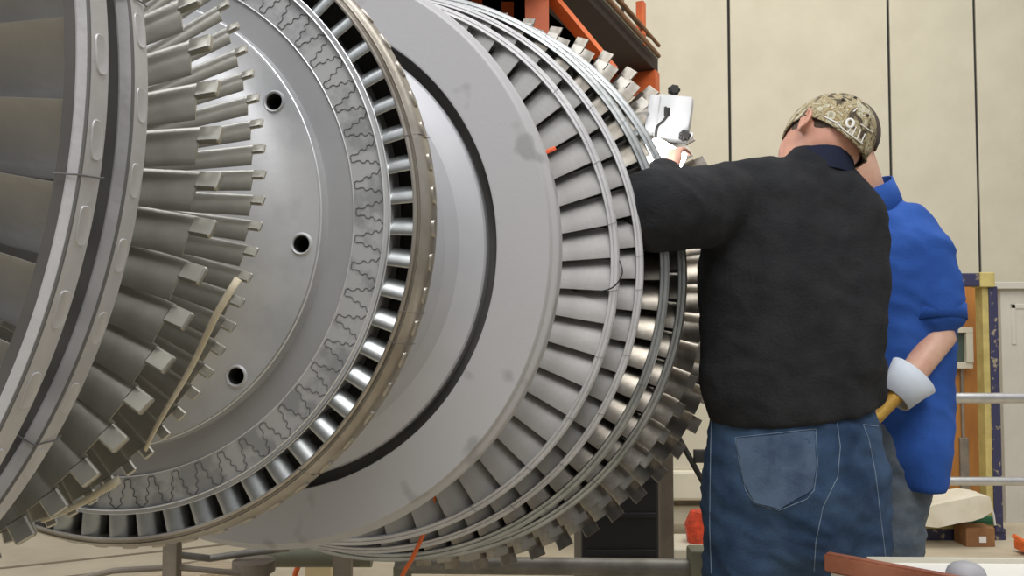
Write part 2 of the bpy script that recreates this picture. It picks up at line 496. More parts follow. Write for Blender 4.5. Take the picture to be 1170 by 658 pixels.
# fir-tree root outlines on the rim
bm = bmesh.new()
PE = 360 / 63
half = [(0.8855, 0.035), (0.884, 0.10), (0.893, 0.15), (0.902, 0.115), (0.914, 0.13), (0.920, 0.235), (0.930, 0.245), (0.935, 0.19), (0.943, 0.205), (0.948, 0.32),
        (0.958, 0.325), (0.962, 0.27), (0.968, 0.29), (0.972, 0.38), (0.978, 0.43), (0.981, 0.5)]
for k in range(63):
    ac = 0.8 + PE * k
    if not -100 < ((ac + 180) % 360 - 180) < 75: continue
    for sg in (-1, 1):
        P = [pt(-0.0095, r, ac + sg * f * PE) for r, f in half]
        tube(bm, P, 0.0014 * K, 5)
    P = [pt(-0.0095, 0.8855, ac - 0.035 * PE), pt(-0.0095, 0.8825, ac), pt(-0.0095, 0.8855, ac + 0.035 * PE)]
    tube(bm, P, 0.0014 * K, 5)
finish('root_seams', bm, M['seam'], wE)
bE = blade_mesh('short_blade', -0.004, 0.995, 1.080, 0.080, 48, 0.026, 0.14, m=M['shroud_bright'], nst=3, flip=1)
wheel([bE], wE, PE, 0.8 + PE / 2, -110, 80)
lathe('shroud_ring', [(-0.012, 1.078), (-0.016, 1.084), (-0.010, 1.090), (0.0, 1.094), (0.0, 1.098), (-0.006, 1.102), (0.006, 1.108), (0.018, 1.116), (0.04, 1.122), (0.10, 1.127), (0.12, 1.124), (0.12, 1.078)], M['shroud_dark'], wE, n=300, angle=20)
head_bumps(wE, 0.070, 1.1245, 0.018, 1.5, PE, 0.8 + PE / 2, M['shroud_dark'], 0.007, lo=-110, hi=85)
saw_cuts(wE, [(a, [(-0.018, 1.079), (-0.018, 1.085), (-0.006, 1.10), (0.03, 1.122), (0.12, 1.13)]) for a in (-22.5, -17, 13.5, -50, 44)])
lathe('gap_shade_ring', [(0.135, 0.60), (0.135, 1.108), (0.16, 1.108), (0.16, 0.60)], M['dark'], wE, n=160)  # added dark ring so the gaps between short blades look shaded

# --- drum cone and flange
lathe('drum_cone', [(0.30, 0.60), (0.32, 0.74), (0.60, 0.82), (0.80, 0.865), (0.805, 0.862), (0.85, 0.877), (0.855, 0.874), (0.90, 0.890), (0.905, 0.887), (0.95, 0.905), (0.955, 0.902), (1.0, 0.922), (1.005, 0.919), (1.04, 0.940),
                    (1.08, 0.970), (1.10, 1.00), (1.12, 1.05), (1.13, 1.075), (1.14, 1.083), (1.175, 1.084), (1.5, 1.084), (1.5, 0.60)], M['drum'], rotor, n=300, angle=12)
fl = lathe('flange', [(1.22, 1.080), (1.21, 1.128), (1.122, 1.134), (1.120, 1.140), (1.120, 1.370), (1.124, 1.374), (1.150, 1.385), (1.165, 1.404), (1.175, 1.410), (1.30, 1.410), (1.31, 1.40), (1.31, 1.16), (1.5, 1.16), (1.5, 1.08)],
           [M['flange'], M['recess_shade']], rotor, n=300, angle=16, mi=[1, 1] + [0] * 12)  # recess faces coloured dark in place of a deep shaded slot

# --- stages F, G, H, I : shrouded rows growing in diameter
def stage(s0, r_hub, r_in, r_out, s_back, pitch, phase, chord, stag, msh, mbl, lo, hi, cuts, nm='blade', th=0.014):
    w = lathe('bladed_wheel', [(s0 + 0.01, 0.5), (s0 + 0.01, r_hub - 0.02), (s0 - 0.01, r_hub), (s_back + 0.03, r_hub), (s_back + 0.03, 0.5)], M['disc'], rotor, n=160)
    d = r_out - r_in; L = s_back - s0
    lathe('shroud_ring', [(s0, r_in), (s0 - 0.006, r_in + 0.08 * d), (s0 - 0.004, r_in + 0.34 * d), (s0 + 0.03 * L, r_in + 0.40 * d), (s0 + 0.04 * L, r_in + 0.46 * d), (s0, r_in + 0.50 * d),
                          (s0 + 0.02 * L, r_in + 0.82 * d), (s0 + 0.12 * L, r_in + 0.88 * d), (s0 + 0.16 * L, r_in + 0.97 * d), (s0 + 0.22 * L, r_out), (s_back, r_out), (s_back, r_in)], msh, w, n=300, angle=22)
    b = blade_mesh(nm, s0 + 0.012, r_hub - 0.01, r_in + 0.004, chord, stag, th, 0.08, twist=-8, m=mbl, flip=1, blunt=True)
    wheel([b], w, pitch, phase, lo, hi)
    lathe('gap_shade_ring', [(s_back + 0.045, r_hub - 0.1), (s_back + 0.045, r_in + 0.01), (s_back + 0.06, r_in + 0.01), (s_back + 0.06, r_hub - 0.1)], M['dark'], w, n=160)  # added dark ring behind the row, painting shade into the blade gaps
    saw_cuts(w, [(a, [(s0 - 0.006, r_in), (s0 - 0.008, r_in + 0.35 * d), (s0 - 0.002, r_in + 0.8 * d), (s0 + 0.25 * L, r_out + 0.001)]) for a in cuts], rad=0.0013)
    return w
wF = stage(2.13, 1.16, 1.581, 1.627, 2.23, 6.667, 0.6 - 3.3, 0.190, 69, M['shroud'], M['blade_dull'], -95, 80, [37, 20, 7.3, -6, -19.5, -33, -46, -60])
wG = stage(2.45, 1.30, 1.709, 1.753, 2.55, 6.32, -9.2 - 3.1, 0.192, 69, M['shroud'], M['blade_dull'], -85, 75, [33, 1.5, -5, -18, -30.5, -43, -56])
wH = stage(2.84, 1.45, 1.845, 1.905, 2.96, 6.0, -8.3 - 3.0, 0.195, 66, M['shroud_bright'], M['blade_rust'], -85, 75, [-23, -54, 30, 50], th=0.012)
wI = stage(3.35, 1.55, 1.965, 2.027, 3.47, 6.0, -8.3, 0.200, 66, M['shroud_bright'], M['blade_rust'], -80, 80, [-46, 24, 58], th=0.012)

# --- J rows: large bare blades with tenons at the far end
def bare(s0, r_hub, r_body, ln, pitch, phase, chord, stag, lo, hi, m, c0=0.42, c1=0.95):
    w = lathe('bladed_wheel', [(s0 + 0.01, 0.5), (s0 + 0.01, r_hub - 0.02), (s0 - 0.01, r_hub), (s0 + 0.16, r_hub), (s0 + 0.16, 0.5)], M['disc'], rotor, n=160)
    b = blade_mesh('notched_blade', s0, r_hub - 0.01, r_body, chord, stag, 0.012, 0.08, twist=-8, m=m, nst=5, flip=1)
    t = tenon_mesh('tenon', s0, r_body, chord, stag, 0.018, 0.08, c0, c1, ln, m, flip=1)
    wheel([b, t], w, pitch, phase, lo, hi)
    return w
wJ = bare(4.10, 1.70, 2.185, 0.060, 6.0, 2.0, 0.235, 66, -90, 85, M['blade_rust'])
wK = bare(4.69, 1.80, 2.37, 0.084, 6.0, -0.3, 0.265, 66, -90, 90, M['blade_rust'])

# loose wire caught between the blades, orange tag
bm = bmesh.new()
tube(bm, spline([W(640, 319, 1.66), W(655, 331, 1.63), W(668, 334, 1.615), W(690, 332, 1.60), W(703, 326, 1.58), W(711, 312, 1.58), W(708, 298, 1.6)], 6), 0.0014, 6)
tag(finish('wire', bm, M['black']), 'thin dark wire looped between the grey blades right of the wide flange', 'wire')
bm = bmesh.new(); box(bm, (0, 0, 0), (0.024, 0.004, 0.008), bevel=0.001)
o = finish('marker_tag', bm, mat('orange_red_plastic', (0.85, 0.13, 0.04), 0.5), loc=W(628, 172, 1.60)); o.rotation_euler = (0, R(-25), 0)
tag(o, 'tiny orange-red tag stuck between upper blades beside the wide flange', 'tag')

# masking strips stretched across blade tips
def rp3(s, r, a):              # rotor coordinates to world
    return E0 + Matrix.Rotation(AXIS_YAW, 3, 'Z') @ pt(s, r, a)
M['tape'] = mat('cream_tape', (0.74, 0.66, 0.48), 0.6, 0, var=0.15, scale=60)
def strip(pa, pb, w, bow, name, label):
    bm = bmesh.new(); n = 12; A, B = [], []
    d = (pb - pa).normalized(); side = d.cross(Vector((0, 1, 0))).normalized()
    for i in range(n + 1):
        t = i / n; c = pa.lerp(pb, t) + side * math.sin(PI * t) * bow + Vector((0, -0.004 * math.sin(t * 9), 0))
        ww = w * (1 - 0.5 * t)
        A.append(bm.verts.new(c - side * ww + Vector((0, 0.002, 0)))); B.append(bm.verts.new(c + side * ww))
    for i in range(n): bm.faces.new((A[i], A[i + 1], B[i + 1], B[i]))
    o = finish(name, bm, M['tape'])
    sd = o.modifiers.new('thick', 'SOLIDIFY'); sd.thickness = 0.0012
    return tag(o, label, 'tape')
strip(rp3(-0.845, 0.938, -15.6), rp3(-0.83, 0.935, -44.6), 0.0030, -0.0008, 'tape_strip', 'long cream strip of tape stretched across the slender blade tips')
strip(rp3(-0.84, 0.945, -50.0), rp3(-0.86, 0.925, -63), 0.0032, 0.002, 'tape_strip', 'short cream strip of tape bent around the lowest blade tips at left')

#PART2
# ------------------------------------------------------------------ stand under the rotor
M['pipe'] = mat('scuffed_grey_pipe', (0.30, 0.29, 0.26), 0.5, 0.4, col2=(0.18, 0.17, 0.15), scale=10)
M['olive'] = mat('olive_painted_steel', (0.26, 0.26, 0.19), 0.55, 0.1, col2=(0.17, 0.17, 0.12), scale=6)
M['brown'] = mat('brown_grey_steel', (0.30, 0.26, 0.21), 0.6, 0.2, col2=(0.2, 0.17, 0.14), scale=8)
M['orange'] = mat('orange_rubber', (0.80, 0.16, 0.03), 0.5, var=0.2, scale=12)

# pipe cradle under the far end
cr = tag(empty('pipe_cradle', (0.42, 2.62, 0)), 'grey pipe cradle with clamp block standing under the far end of the rotor', 'stand')
def part(name, bm, m, parent, smooth=True, angle=35):
    o = finish(name, bm, m, None, smooth, angle)
    if parent is not None:
        o.parent = parent; o.matrix_parent_inverse = parent_inv(parent)
    return o
def parent_inv(p):
    chain = Matrix.Identity(4)
    l = []
    q = p
    while q is not None: l.append(q); q = q.parent
    for q in reversed(l):
        chain = chain @ q.matrix_parent_inverse @ (Matrix.Translation(q.location) @ q.rotation_euler.to_matrix().to_4x4())
    return chain.inverted()
bm = bmesh.new(); tube(bm, [W(452, 645, 2.62), W(826, 649, 2.62)], 0.026, 20); part('pipe', bm, M['pipe'], cr)
bm = bmesh.new(); c = W(803, 645, 2.62); box(bm, c, (0.085, 0.08, 0.10), bevel=0.008); box(bm, c + Vector((0.0, 0, -0.25)), (0.06, 0.06, c.z * 2 - 0.6 if False else 0.42), bevel=0.004); part('clamp_block', bm, M['olive'], cr)
c = W(803, 645, 2.62)
bm = bmesh.new(); box(bm, (c.x, c.y, 0.02), (0.3, 0.3, 0.04), bevel=0.004); box(bm, (c.x, c.y, 0.16), (0.05, 0.05, 0.26), bevel=0.003); part('foot', bm, M['olive'], cr, False)
bm = bmesh.new(); c = W(460, 645, 2.62); box(bm, (c.x, c.y, 0.02), (0.3, 0.3, 0.04), bevel=0.004); box(bm, (c.x, c.y, c.z / 2), (0.05, 0.05, c.z), bevel=0.003); part('foot', bm, M['olive'], cr, False)

# brown post
bm = bmesh.new(); c = W(761, 600, 2.95); t = W(761, 500, 2.95)
box(bm, (c.x, c.y, t.z / 2), (0.045, 0.045, t.z), bevel=0.003); box(bm, (c.x, c.y, 0.006), (0.16, 0.16, 0.012), bevel=0.002)
tag(finish('support_post', bm, M['brown'], smooth=False), 'upright brown-grey square steel post right of the black crate', 'post')
# black crate
bm = bmesh.new(); a = W(664, 520, 3.3); b_ = W(753, 520, 3.3)
h = a.z
box(bm, ((a.x + b_.x) / 2, a.y + 0.2, h / 2), (b_.x - a.x, 0.4, h), bevel=0.012)
for k in range(5): box(bm, ((a.x + b_.x) / 2, a.y - 0.004, h * (0.12 + 0.19 * k)), (b_.x - a.x - 0.03, 0.012, 0.02), bevel=0.003)
tag(finish('black_crate', bm, mat('black_plastic', (0.012, 0.012, 0.016), 0.5), smooth=False), 'tall black crate standing on the floor behind the lower bare blades', 'crate')

# cream machine behind, between rotor and man
M['cream'] = mat('cream_machine_paint', (0.66, 0.62, 0.50), 0.45, col2=(0.58, 0.54, 0.42), scale=4)
mc = tag(empty('cream_machine', (1.05, 4.6, 0)), 'cream painted machine cabinet seen between the rotor and the man in black', 'machine')
def pz(px, py, d): return W(px, py, d)
d = 4.6
def frontbox(bm, x0, y0, x1, y1, d, depth, bevel=0.01, mi=0):
    a = W(x0, y0, d); b = W(x1, y1, d)
    box(bm, ((a.x + b.x) / 2, a.y + depth / 2, (a.z + b.z) / 2), (abs(b.x - a.x), depth, abs(a.z - b.z)), bevel=bevel, mi=mi)
bm = bmesh.new(); frontbox(bm, 705, 300, 905, 538, d, 0.5, 0.02); part('cabinet_body', bm, M['cream'], mc, False)
bm = bmesh.new(); frontbox(bm, 700, 538, 915, 572, d - 0.08, 0.62, 0.015); part('base', bm, M['cream'], mc, False)
bm = bmesh.new(); frontbox(bm, 705, 578, 905, 600, d, 0.5, 0.01); frontbox(bm, 715, 600, 740, 632, d, 0.4, 0.01); frontbox(bm, 880, 600, 900, 632, d, 0.4, 0.01); frontbox(bm, 705, 571, 905, 579, d + 0.03, 0.4, 0.001, 1); part('lower_frame', bm, [M['cream'], M['brown']], mc, False)
for px, py in ((789, 492), (790, 503), (803, 491), (800, 505)):
    bm = bmesh.new(); c = W(px, py, d); tube(bm, [c + Vector((0, -0.006, 0)), c + Vector((0, 0.01, 0))], 0.007, 12); part('screw', bm, M['brown'], mc)
# diagonal strut
bm = bmesh.new(); a, b_ = W(771, 492, 3.4), W(815, 572, 3.4); tube(bm, [a, b_], 0.011, 10); c = W(803, 521, 3.4); box(bm, c, (0.07, 0.03, 0.05), bevel=0.004)
tube(bm, [b_, Vector((b_.x + 0.03, b_.y, 0.0))], 0.011, 10)
tag(finish('strut', bm, M['dark']), 'thin black slanting strut with small bracket before the cream machine', 'strut')
# orange bag
bm = bmesh.new(); a = W(797, 600, 4.1)
zt = W(797, 582, 4.1).z
tube(bm, [(a.x, a.y, 0.0 + W(0, 619, 4.1).z), (a.x - 0.005, a.y, a.z), (a.x + 0.01, a.y, zt - 0.01), (a.x + 0.01, a.y, zt)], [(0.05, 0.05), (0.058, 0.055), (0.045, 0.045), (0.02, 0.02)], 7, side=(1, 0, 0))
tag(finish('orange_bag', bm, mat('orange_red_fabric', (0.75, 0.07, 0.02), 0.5, var=0.5, scale=30), smooth=False), 'crumpled orange-red bag on a ledge beside the jeans', 'bag')
bm = bmesh.new(); a = W(780, 619, 4.1); box(bm, (a.x + 0.05, a.y + 0.02, a.z / 2), (0.5, 0.3, a.z), bevel=0.01)
tag(finish('low_ledge', bm, M['cream'], smooth=False), 'low cream ledge carrying the orange-red bag', 'ledge')

# rotor stand near the left: posts and rails
st = tag(empty('trestle', (-0.9, 2.5, 0)), 'dark steel trestle of posts and bent rails under the blade disc', 'trestle')
for px, top, d_, w in ((197, 618, 2.4, 0.040), (392, 628, 2.55, 0.05), (285, 628, 3.0, 0.04)):
    bm = bmesh.new(); a = W(px, top, d_); box(bm, (a.x, a.y, a.z / 2), (w, w, a.z), bevel=0.003); box(bm, (a.x, a.y, 0.005), (w * 3, w * 3, 0.01), bevel=0.002)
    part('post', bm, M['brown'], st, False)
bm = bmesh.new(); tube(bm, [W(205, 634, 2.45), W(240, 638, 2.5), W(280, 632, 2.5), W(330, 626, 2.52)], 0.010, 10); part('rail', bm, M['pipe'], st)
bm = bmesh.new(); tube(bm, [W(60, 668, 2.3), W(130, 652, 2.35), W(200, 648, 2.4), W(275, 655, 2.45)], 0.008, 10); part('rail', bm, M['brown'], st)
bm = bmesh.new(); tube(bm, [W(300, 636, 2.75), W(425, 636, 2.75)], 0.032, 20); part('cross_tube', bm, M['olive'], st)
# jack and chain box
bm = bmesh.new(); c = W(290, 645, 2.5); tube(bm, [(c.x, c.y, 0), (c.x, c.y, 0.2), (c.x, c.y, 0.201), (c.x, c.y, c.z - 0.02), (c.x, c.y, c.z - 0.019), (c.x, c.y, c.z + 0.012)], [0.08, 0.07, 0.045, 0.045, 0.06, 0.06], 20)
tag(finish('screw_jack', bm, M['brown'], angle=50), 'brown-grey screw jack standing under the wide flange', 'jack')
bm = bmesh.new(); frontbox(bm, 348, 638, 378, 700, 3.3, 0.25, 0.006); a = W(363, 700, 3.3); 
tag(finish('cardboard_box', bm, mat('pale_cardboard', (0.66, 0.52, 0.30), 0.8, var=0.1), smooth=False), 'pale tan box seen below the wide flange left of the olive post', 'box')
bm = bmesh.new()
c = W(340, 648, 2.9)
tube(bm, spline([W(338, 632, 2.9), W(341, 645, 2.9), W(337, 660, 2.9), W(342, 690, 2.9), Vector((c.x, c.y, 0.01))], 5), 0.009, 8)
tag(finish('orange_hose', bm, M['orange']), 'short orange hose hanging below the wide flange', 'hose')
bm = bmesh.new()
tube(bm, spline([W(497, 566, 1.66), W(493, 588, 1.655), W(483, 612, 1.65), W(471, 638, 1.64), W(458, 662, 1.63), W(440, 720, 1.62), W(420, 860, 1.65), Vector((-0.30, 1.7, 0.008)), Vector((-0.6, 1.9, 0.008))], 8), 0.0042, 10)
tag(finish('power_cable', bm, M['orange']), 'bright orange cable hanging down from the lower edge of the wide flange', 'cable')
# planks on the floor at left
bm = bmesh.new(); a, b_ = W(0, 668, 3.5), W(210, 640, 4.1)
a.z = b_.z = 0.03
dd = (b_ - a); box(bm, (a + b_) / 2, (dd.length * 1.6, 0.22, 0.06), Matrix.Rotation(math.atan2(dd.y, dd.x), 3, 'Z'), bevel=0.004)
tag(finish('floor_timber', bm, mat('weathered_timber', (0.50, 0.42, 0.30), 0.8, col2=(0.34, 0.27, 0.18), scale=5, stretch=(1, 8, 8)), smooth=False), 'long pale timber lying on the floor at lower left', 'timber')

# ------------------------------------------------------------------ orange storage rack with bar stock, top centre
M['rack'] = mat('orange_rack_paint', (0.62, 0.13, 0.025), 0.5, 0.1, col2=(0.42, 0.08, 0.02), scale=4)
M['rackdark'] = mat('dark_brown_steel', (0.030, 0.016, 0.012), 0.65, 0.2, var=0.3, scale=5)
rk = tag(empty('storage_rack', (0.1, 6.2, 0)), 'orange steel storage rack with dark shelf behind the top of the rotor', 'rack')
def upright(x0, x1, d_, name='upright'):
    a, b = W(x0, 20, d_), W(x1, 20, d_)
    bm = bmesh.new(); w = b.x - a.x
    for dy, ww, dd in ((0, w, 0.012), (0.12, w, 0.012), (0.06, 0.012, 0.11)): box(bm, ((a.x + b.x) / 2, a.y + dy, 3.2), (ww, dd, 2.8))
    box(bm, ((a.x + b.x) / 2, (a.y + YW) / 2, 1.86), (w, YW - a.y, 0.08))          # bracket back to the wall
    part(name, bm, M['rack'], rk, False)
upright(600, 627, 4.3); upright(573, 587, 4.6); upright(538, 551, 4.5)
bm = bmesh.new(); a, b_ = W(622, -12, 4.36), W(700, 82, 4.36)
tube(bm, [a, b_], [(0.055, 0.035)] * 2, 4, side=(0, 1, 0)); part('brace', bm, M['rack'], rk, False)
# shelf: dark slab running back to the right
far = W(752, 79, 5.9); dirv = Vector((math.sin(R(24)), math.cos(R(24)), 0)); perp = Vector((math.cos(R(24)), -math.sin(R(24)), 0))
rot24 = Matrix.Rotation(-R(24), 3, 'Z')
L = 3.4
bm = bmesh.new()
cc = far - dirv * (L / 2) - perp * 0.36
box(bm, cc + Vector((0, 0, 0.02)), (0.72, L, 0.10), rot24, bevel=0.006)
part('shelf', bm, M['rackdark'], rk, False)
bm = bmesh.new(); box(bm, far - dirv * (L / 2) - perp * 0.012 + Vector((0, 0, 0.09)), (0.03, L, 0.06), rot24, bevel=0.003); part('shelf_edge', bm, mat('grey_green_steel', (0.16, 0.16, 0.12), 0.6), rk, False)
bm = bmesh.new(); box(bm, far - dirv * 0.05 - perp * 0.30 + Vector((0, 0, -0.10)), (0.62, 0.10, 0.14), rot24, bevel=0.004); box(bm, far - dirv * 0.35 - perp * 0.02 + Vector((0, 0, 0.2)), (0.05, 0.06, 0.28), rot24, bevel=0.003)
part('arm', bm, M['rack'], rk, False)
bm = bmesh.new(); box(bm, far - dirv * 1.2 - perp * 0.9 + Vector((0, 0, 0.0)), (1.3, 2.2, 0.06), rot24, bevel=0.004); part('deck', bm, M['rackdark'], rk, False)
M['rod'] = mat('rusty_bar_stock', (0.30, 0.16, 0.08), 0.6, 0.3, col2=(0.17, 0.09, 0.05), scale=8)
for k, (off, hh, ex, rr) in enumerate(((0.03, 0.05, 0.02, .013), (0.07, 0.09, 0.06, .012), (0.11, 0.05, 0.0, .013), (0.05, 0.16, -0.10, .011), (0.10, 0.13, 0.03, .012), (-0.04, 0.16, -0.2, .012), (-0.09, 0.15, -0.12, .013), (-0.14, 0.16, -0.25, .012), (-0.2, 0.15, -0.3, .012))):
    bm = bmesh.new(); e1 = far + perp * (off * 0.7 - 0.04) + dirv * (ex - 0.12) + Vector((0, 0, hh))
    tube(bm, [e1 - dirv * 3.3, e1], rr, 8)
    tag(finish('steel_bar', bm, M['rod'] if k % 3 else M['brown']), 'rusty brown steel bar in the bundle on the orange rack', 'bar', 'bar stock bundled on the orange rack')

# ------------------------------------------------------------------ right background: framed plywood cage, doors, rails
M['ply'] = mat('orange_brown_plywood', (0.50, 0.22, 0.045), 0.55, col2=(0.36, 0.14, 0.03), scale=2.2, stretch=(6, 1, 1), detail=8)
M['navy'] = mat('worn_navy_paint', (0.035, 0.035, 0.09), 0.5, col2=(0.30, 0.26, 0.18), scale=26, stops=(0.36, 0.42))
M['yellow'] = mat('dull_yellow_paint', (0.55, 0.46, 0.17), 0.6, col2=(0.42, 0.34, 0.12), scale=14)
M['doorgrey'] = mat('grey_cream_door_paint', (0.56, 0.54, 0.48), 0.6, col2=(0.50, 0.48, 0.42), scale=3)
dC = 5.0
cg = tag(empty('shipping_frame', (2.4, 5.0, 0)), 'tall navy and yellow steel frame holding an orange-brown plywood sheet', 'frame')
bm = bmesh.new(); frontbox(bm, 1000, 326, 1127, 604, dC + 0.42, 0.02, 0.002); part('plywood_sheet', bm, M['ply'], cg, False)
bm = bmesh.new(); frontbox(bm, 1096, 340, 1099, 600, dC + 0.40, 0.03, 0.001); frontbox(bm, 1097, 500, 1107, 600, dC + 0.36, 0.05, 0.004); part('batten', bm, M['brown'], cg, False)
bm = bmesh.new(); frontbox(bm, 1000, 312, 1126, 327, dC, 0.09, 0.006); part('top_beam', bm, M['navy'], cg, False)
bm = bmesh.new(); frontbox(bm, 1130, 327, 1140, 606, dC, 0.09, 0.006); part('corner_post', bm, M['navy'], cg, False)
bm = bmesh.new(); frontbox(bm, 1122, 327, 1130, 604, dC + 0.01, 0.08, 0.004); frontbox(bm, 1120, 311, 1137, 328, dC - 0.01, 0.11, 0.006); part('corner_post_edge', bm, M['yellow'], cg, False)
bm = bmesh.new(); frontbox(bm, 1000, 604, 1150, 620, dC - 0.05, 0.6, 0.008); part('base_beam', bm, M['navy'], cg, False)
bm = bmesh.new(); frontbox(bm, 1000, 600, 1146, 604.5, dC - 0.045, 0.55, 0.002); part('base_rim', bm, M['yellow'], cg, False)
# shim below so that the frame stands on the floor
bm = bmesh.new(); a = W(1000, 620, dC); b_ = W(1150, 620, dC)
for fx in (a.x + 0.1, b_.x - 0.12): box(bm, (fx, a.y + 0.25, a.z / 2 + 0.001), (0.12, 0.5, max(0.01, a.z)), bevel=0.002)
part('skid', bm, M['brown'], cg, False)
# wooden block with white sticker
bm = bmesh.new(); frontbox(bm, 1104, 603, 1137, 628, dC - 0.2, 0.14, 0.005)
wb = tag(finish('wooden_block', bm, mat('brown_wood', (0.33, 0.17, 0.07), 0.7, col2=(0.22, 0.1, 0.04), scale=12), smooth=False), 'brown wooden block with a small white sticker before the frame base', 'block')
bm = bmesh.new(); frontbox(bm, 1119, 613, 1127, 620, dC - 0.203, 0.004, 0.0005); o = finish('sticker', bm, mat('white_paper', (0.8, 0.8, 0.78), 0.7), wb, False); o['label'] = 'small white sticker'
# small framed panel
pn = tag(empty('framed_panel', W(1095, 397, 5.3)), 'small cream-framed dark green panel fixed to the plywood sheet', 'panel')
bm = bmesh.new()
for q in ((1060, 374, 1112, 380), (1060, 414, 1112, 421), (1104, 380, 1112, 414), (1060, 380, 1068, 414)): frontbox(bm, *q, 5.33, 0.05, 0.002)
part('panel_frame', bm, M['cream'], pn, False)
bm = bmesh.new(); frontbox(bm, 1067, 379, 1105, 415, 5.36, 0.02, 0.001); part('panel_face', bm, mat('dark_green_panel', (0.07, 0.10, 0.08), 0.3), pn, False)
# panelled doors at the far right
for i, (x0, x1) in enumerate(((1143, 1210), (1213, 1280))):
    bm = bmesh.new(); frontbox(bm, x0, 329, x1, 611, 5.45, 0.05, 0.004)
    dr = finish('door_%d' % (i + 1), bm, M['doorgrey'], smooth=False); tag(dr, kind='structure')
    a = W(x0, 329, 5.4); b_ = W(x1, 611, 5.4)
    for (u0, v0, u1, v1) in ((12, 18, 56, 65), (12, 78, 56, 270)):
        bm = bmesh.new()
        P = [(x0 + u0, 329 + v0, x0 + u1, 329 + v0 + 6), (x0 + u0, 329 + v1 - 6, x0 + u1, 329 + v1), (x0 + u0, 329 + v0, x0 + u0 + 6, 329 + v1), (x0 + u1 - 6, 329 + v0, x0 + u1, 329 + v1)]
        for q in P: frontbox(bm, *q, 5.44, 0.02, 0.006)
        o = finish('door_panel', bm, M['doorgrey'], dr, False)
bm = bmesh.new(); frontbox(bm, 1137, 322, 1290, 330, 5.42, 0.1, 0.004); tag(finish('trim_4', bm, M['doorgrey'], smooth=False), kind='structure')
# guard rail
M['galv'] = mat('galvanised_pipe', (0.60, 0.60, 0.60), 0.32, 0.85, var=0.15, scale=20)
gr = tag(empty('guard_rail', (2.2, 4.0, 0)), 'galvanised two-pipe guard rail crossing in front of the plywood frame', 'rail')
for py, rr in ((454.5, 0.024), (549.5, 0.020)):
    bm = bmesh.new(); tube(bm, [W(990, py, 4.0), W(1330, py + 0.5, 4.0)], rr, 20); part('rail', bm, M['galv'], gr)
for px in (992, 1326):
    bm = bmesh.new(); a = W(px, 448, 4.0); tube(bm, [(a.x, a.y, 0), (a.x, a.y, a.z)], 0.024, 16); tube(bm, [(a.x, a.y, 0), (a.x, a.y, 0.01)], 0.06, 16); part('post', bm, M['galv'], gr)
# paper sack and green case on the frame base
bm = bmesh.new()
c = W(1083, 580, 4.85)
b = bmesh.new(); bmesh.ops.create_cube(b, size=1); bmesh.ops.subdivide_edges(b, edges=b.edges[:], cuts=5, use_grid_fill=True)
for v in b.verts:
    q = v.co.copy(); bulge = (1 - (2 * q.x) ** 6) * 0.5 + 0.5
    v.co = Vector((q.x * 0.38, q.y * 0.22, q.z * (0.105 * bulge + 0.02) + 0.008 * noise.noise(q * 5)))
merge(bm, b, Matrix.Translation(c) @ Matrix.Rotation(-R(13), 4, 'Y'))
o = tag(finish('paper_sack', bm, mat('cream_sack', (0.72, 0.68, 0.56), 0.8, col2=(0.62, 0.57, 0.44), scale=8, bump=0.2), angle=60), 'cream folded sack lying on the base of the plywood frame', 'sack')
bm = bmesh.new(); ball(bm, W(1046, 588, 4.85), (0.045, 0.05, 0.04)); ball(bm, W(1052, 594, 4.82), (0.035, 0.04, 0.028))
tag(finish('rag', bm, mat('cream_rag', (0.62, 0.56, 0.45), 0.9, bump=0.4, bscale=20)), 'small crumpled cream rag at the left end of the folded sack', 'rag')
bm = bmesh.new(); frontbox(bm, 1062, 590, 1138, 600, 4.93, 0.28, 0.01); frontbox(bm, 1062, 594, 1138, 596, 4.925, 0.27, 0.002)
gc = tag(finish('green_case', bm, mat('dark_green_plastic', (0.02, 0.13, 0.06), 0.4), smooth=False), 'flat dark green case under the cream folded sack', 'case')
bm = bmesh.new(); tube(bm, spline([W(1122, 588, 4.9), W(1128, 578, 4.9), W(1134, 584, 4.9), W(1137, 600, 4.9)], 6), 0.006, 8)
tag(finish('white_strap', bm, mat('white_plastic', (0.75, 0.75, 0.72), 0.5)), 'white looped strap right of the folded sack', 'strap')
bm = bmesh.new(); frontbox(bm, 1170, 620, 1200, 632, 4.6, 0.1, 0.01); tube(bm, [W(1158, 612, 4.6), W(1178, 624, 4.6)], 0.012, 8)
tag(finish('orange_tool', bm, M['orange'], smooth=False), 'orange and dark tool lying on the floor by the grey doors', 'tool')

# ------------------------------------------------------------------ foreground white table with brown rim
A = Vector((0.615, 1.71)); nd = Vector((0.135, -0.13)).normalized(); fd = Vector((1.0, -0.03)).normalized()
zt = 0.75
tb = tag(empty('work_table', (1.1, 1.4, 0)), 'white topped work table with a brown rim in the lower right corner', 'table')
def quadslab(bm, P, z0, z1, mi=0):
    lo = [bm.verts.new((p.x, p.y, z0)) for p in P]; hi = [bm.verts.new((p.x, p.y, z1)) for p in P]
    for f in [lo[::-1], hi] + [[lo[i], lo[(i + 1) % 4], hi[(i + 1) % 4], hi[i]] for i in range(4)]:
        g = bm.faces.new(f); g.material_index = mi
P = [A, A + fd * 1.1, A + fd * 1.1 + nd * 0.75, A + nd * 0.75]
bm = bmesh.new(); quadslab(bm, P, zt - 0.035, zt); recalc(bm)
part('tabletop', bm, mat('white_laminate', (0.80, 0.79, 0.75), 0.4, col2=(0.74, 0.72, 0.66), scale=5), tb, False)
bm = bmesh.new(); nr = Vector((-nd.y, nd.x))
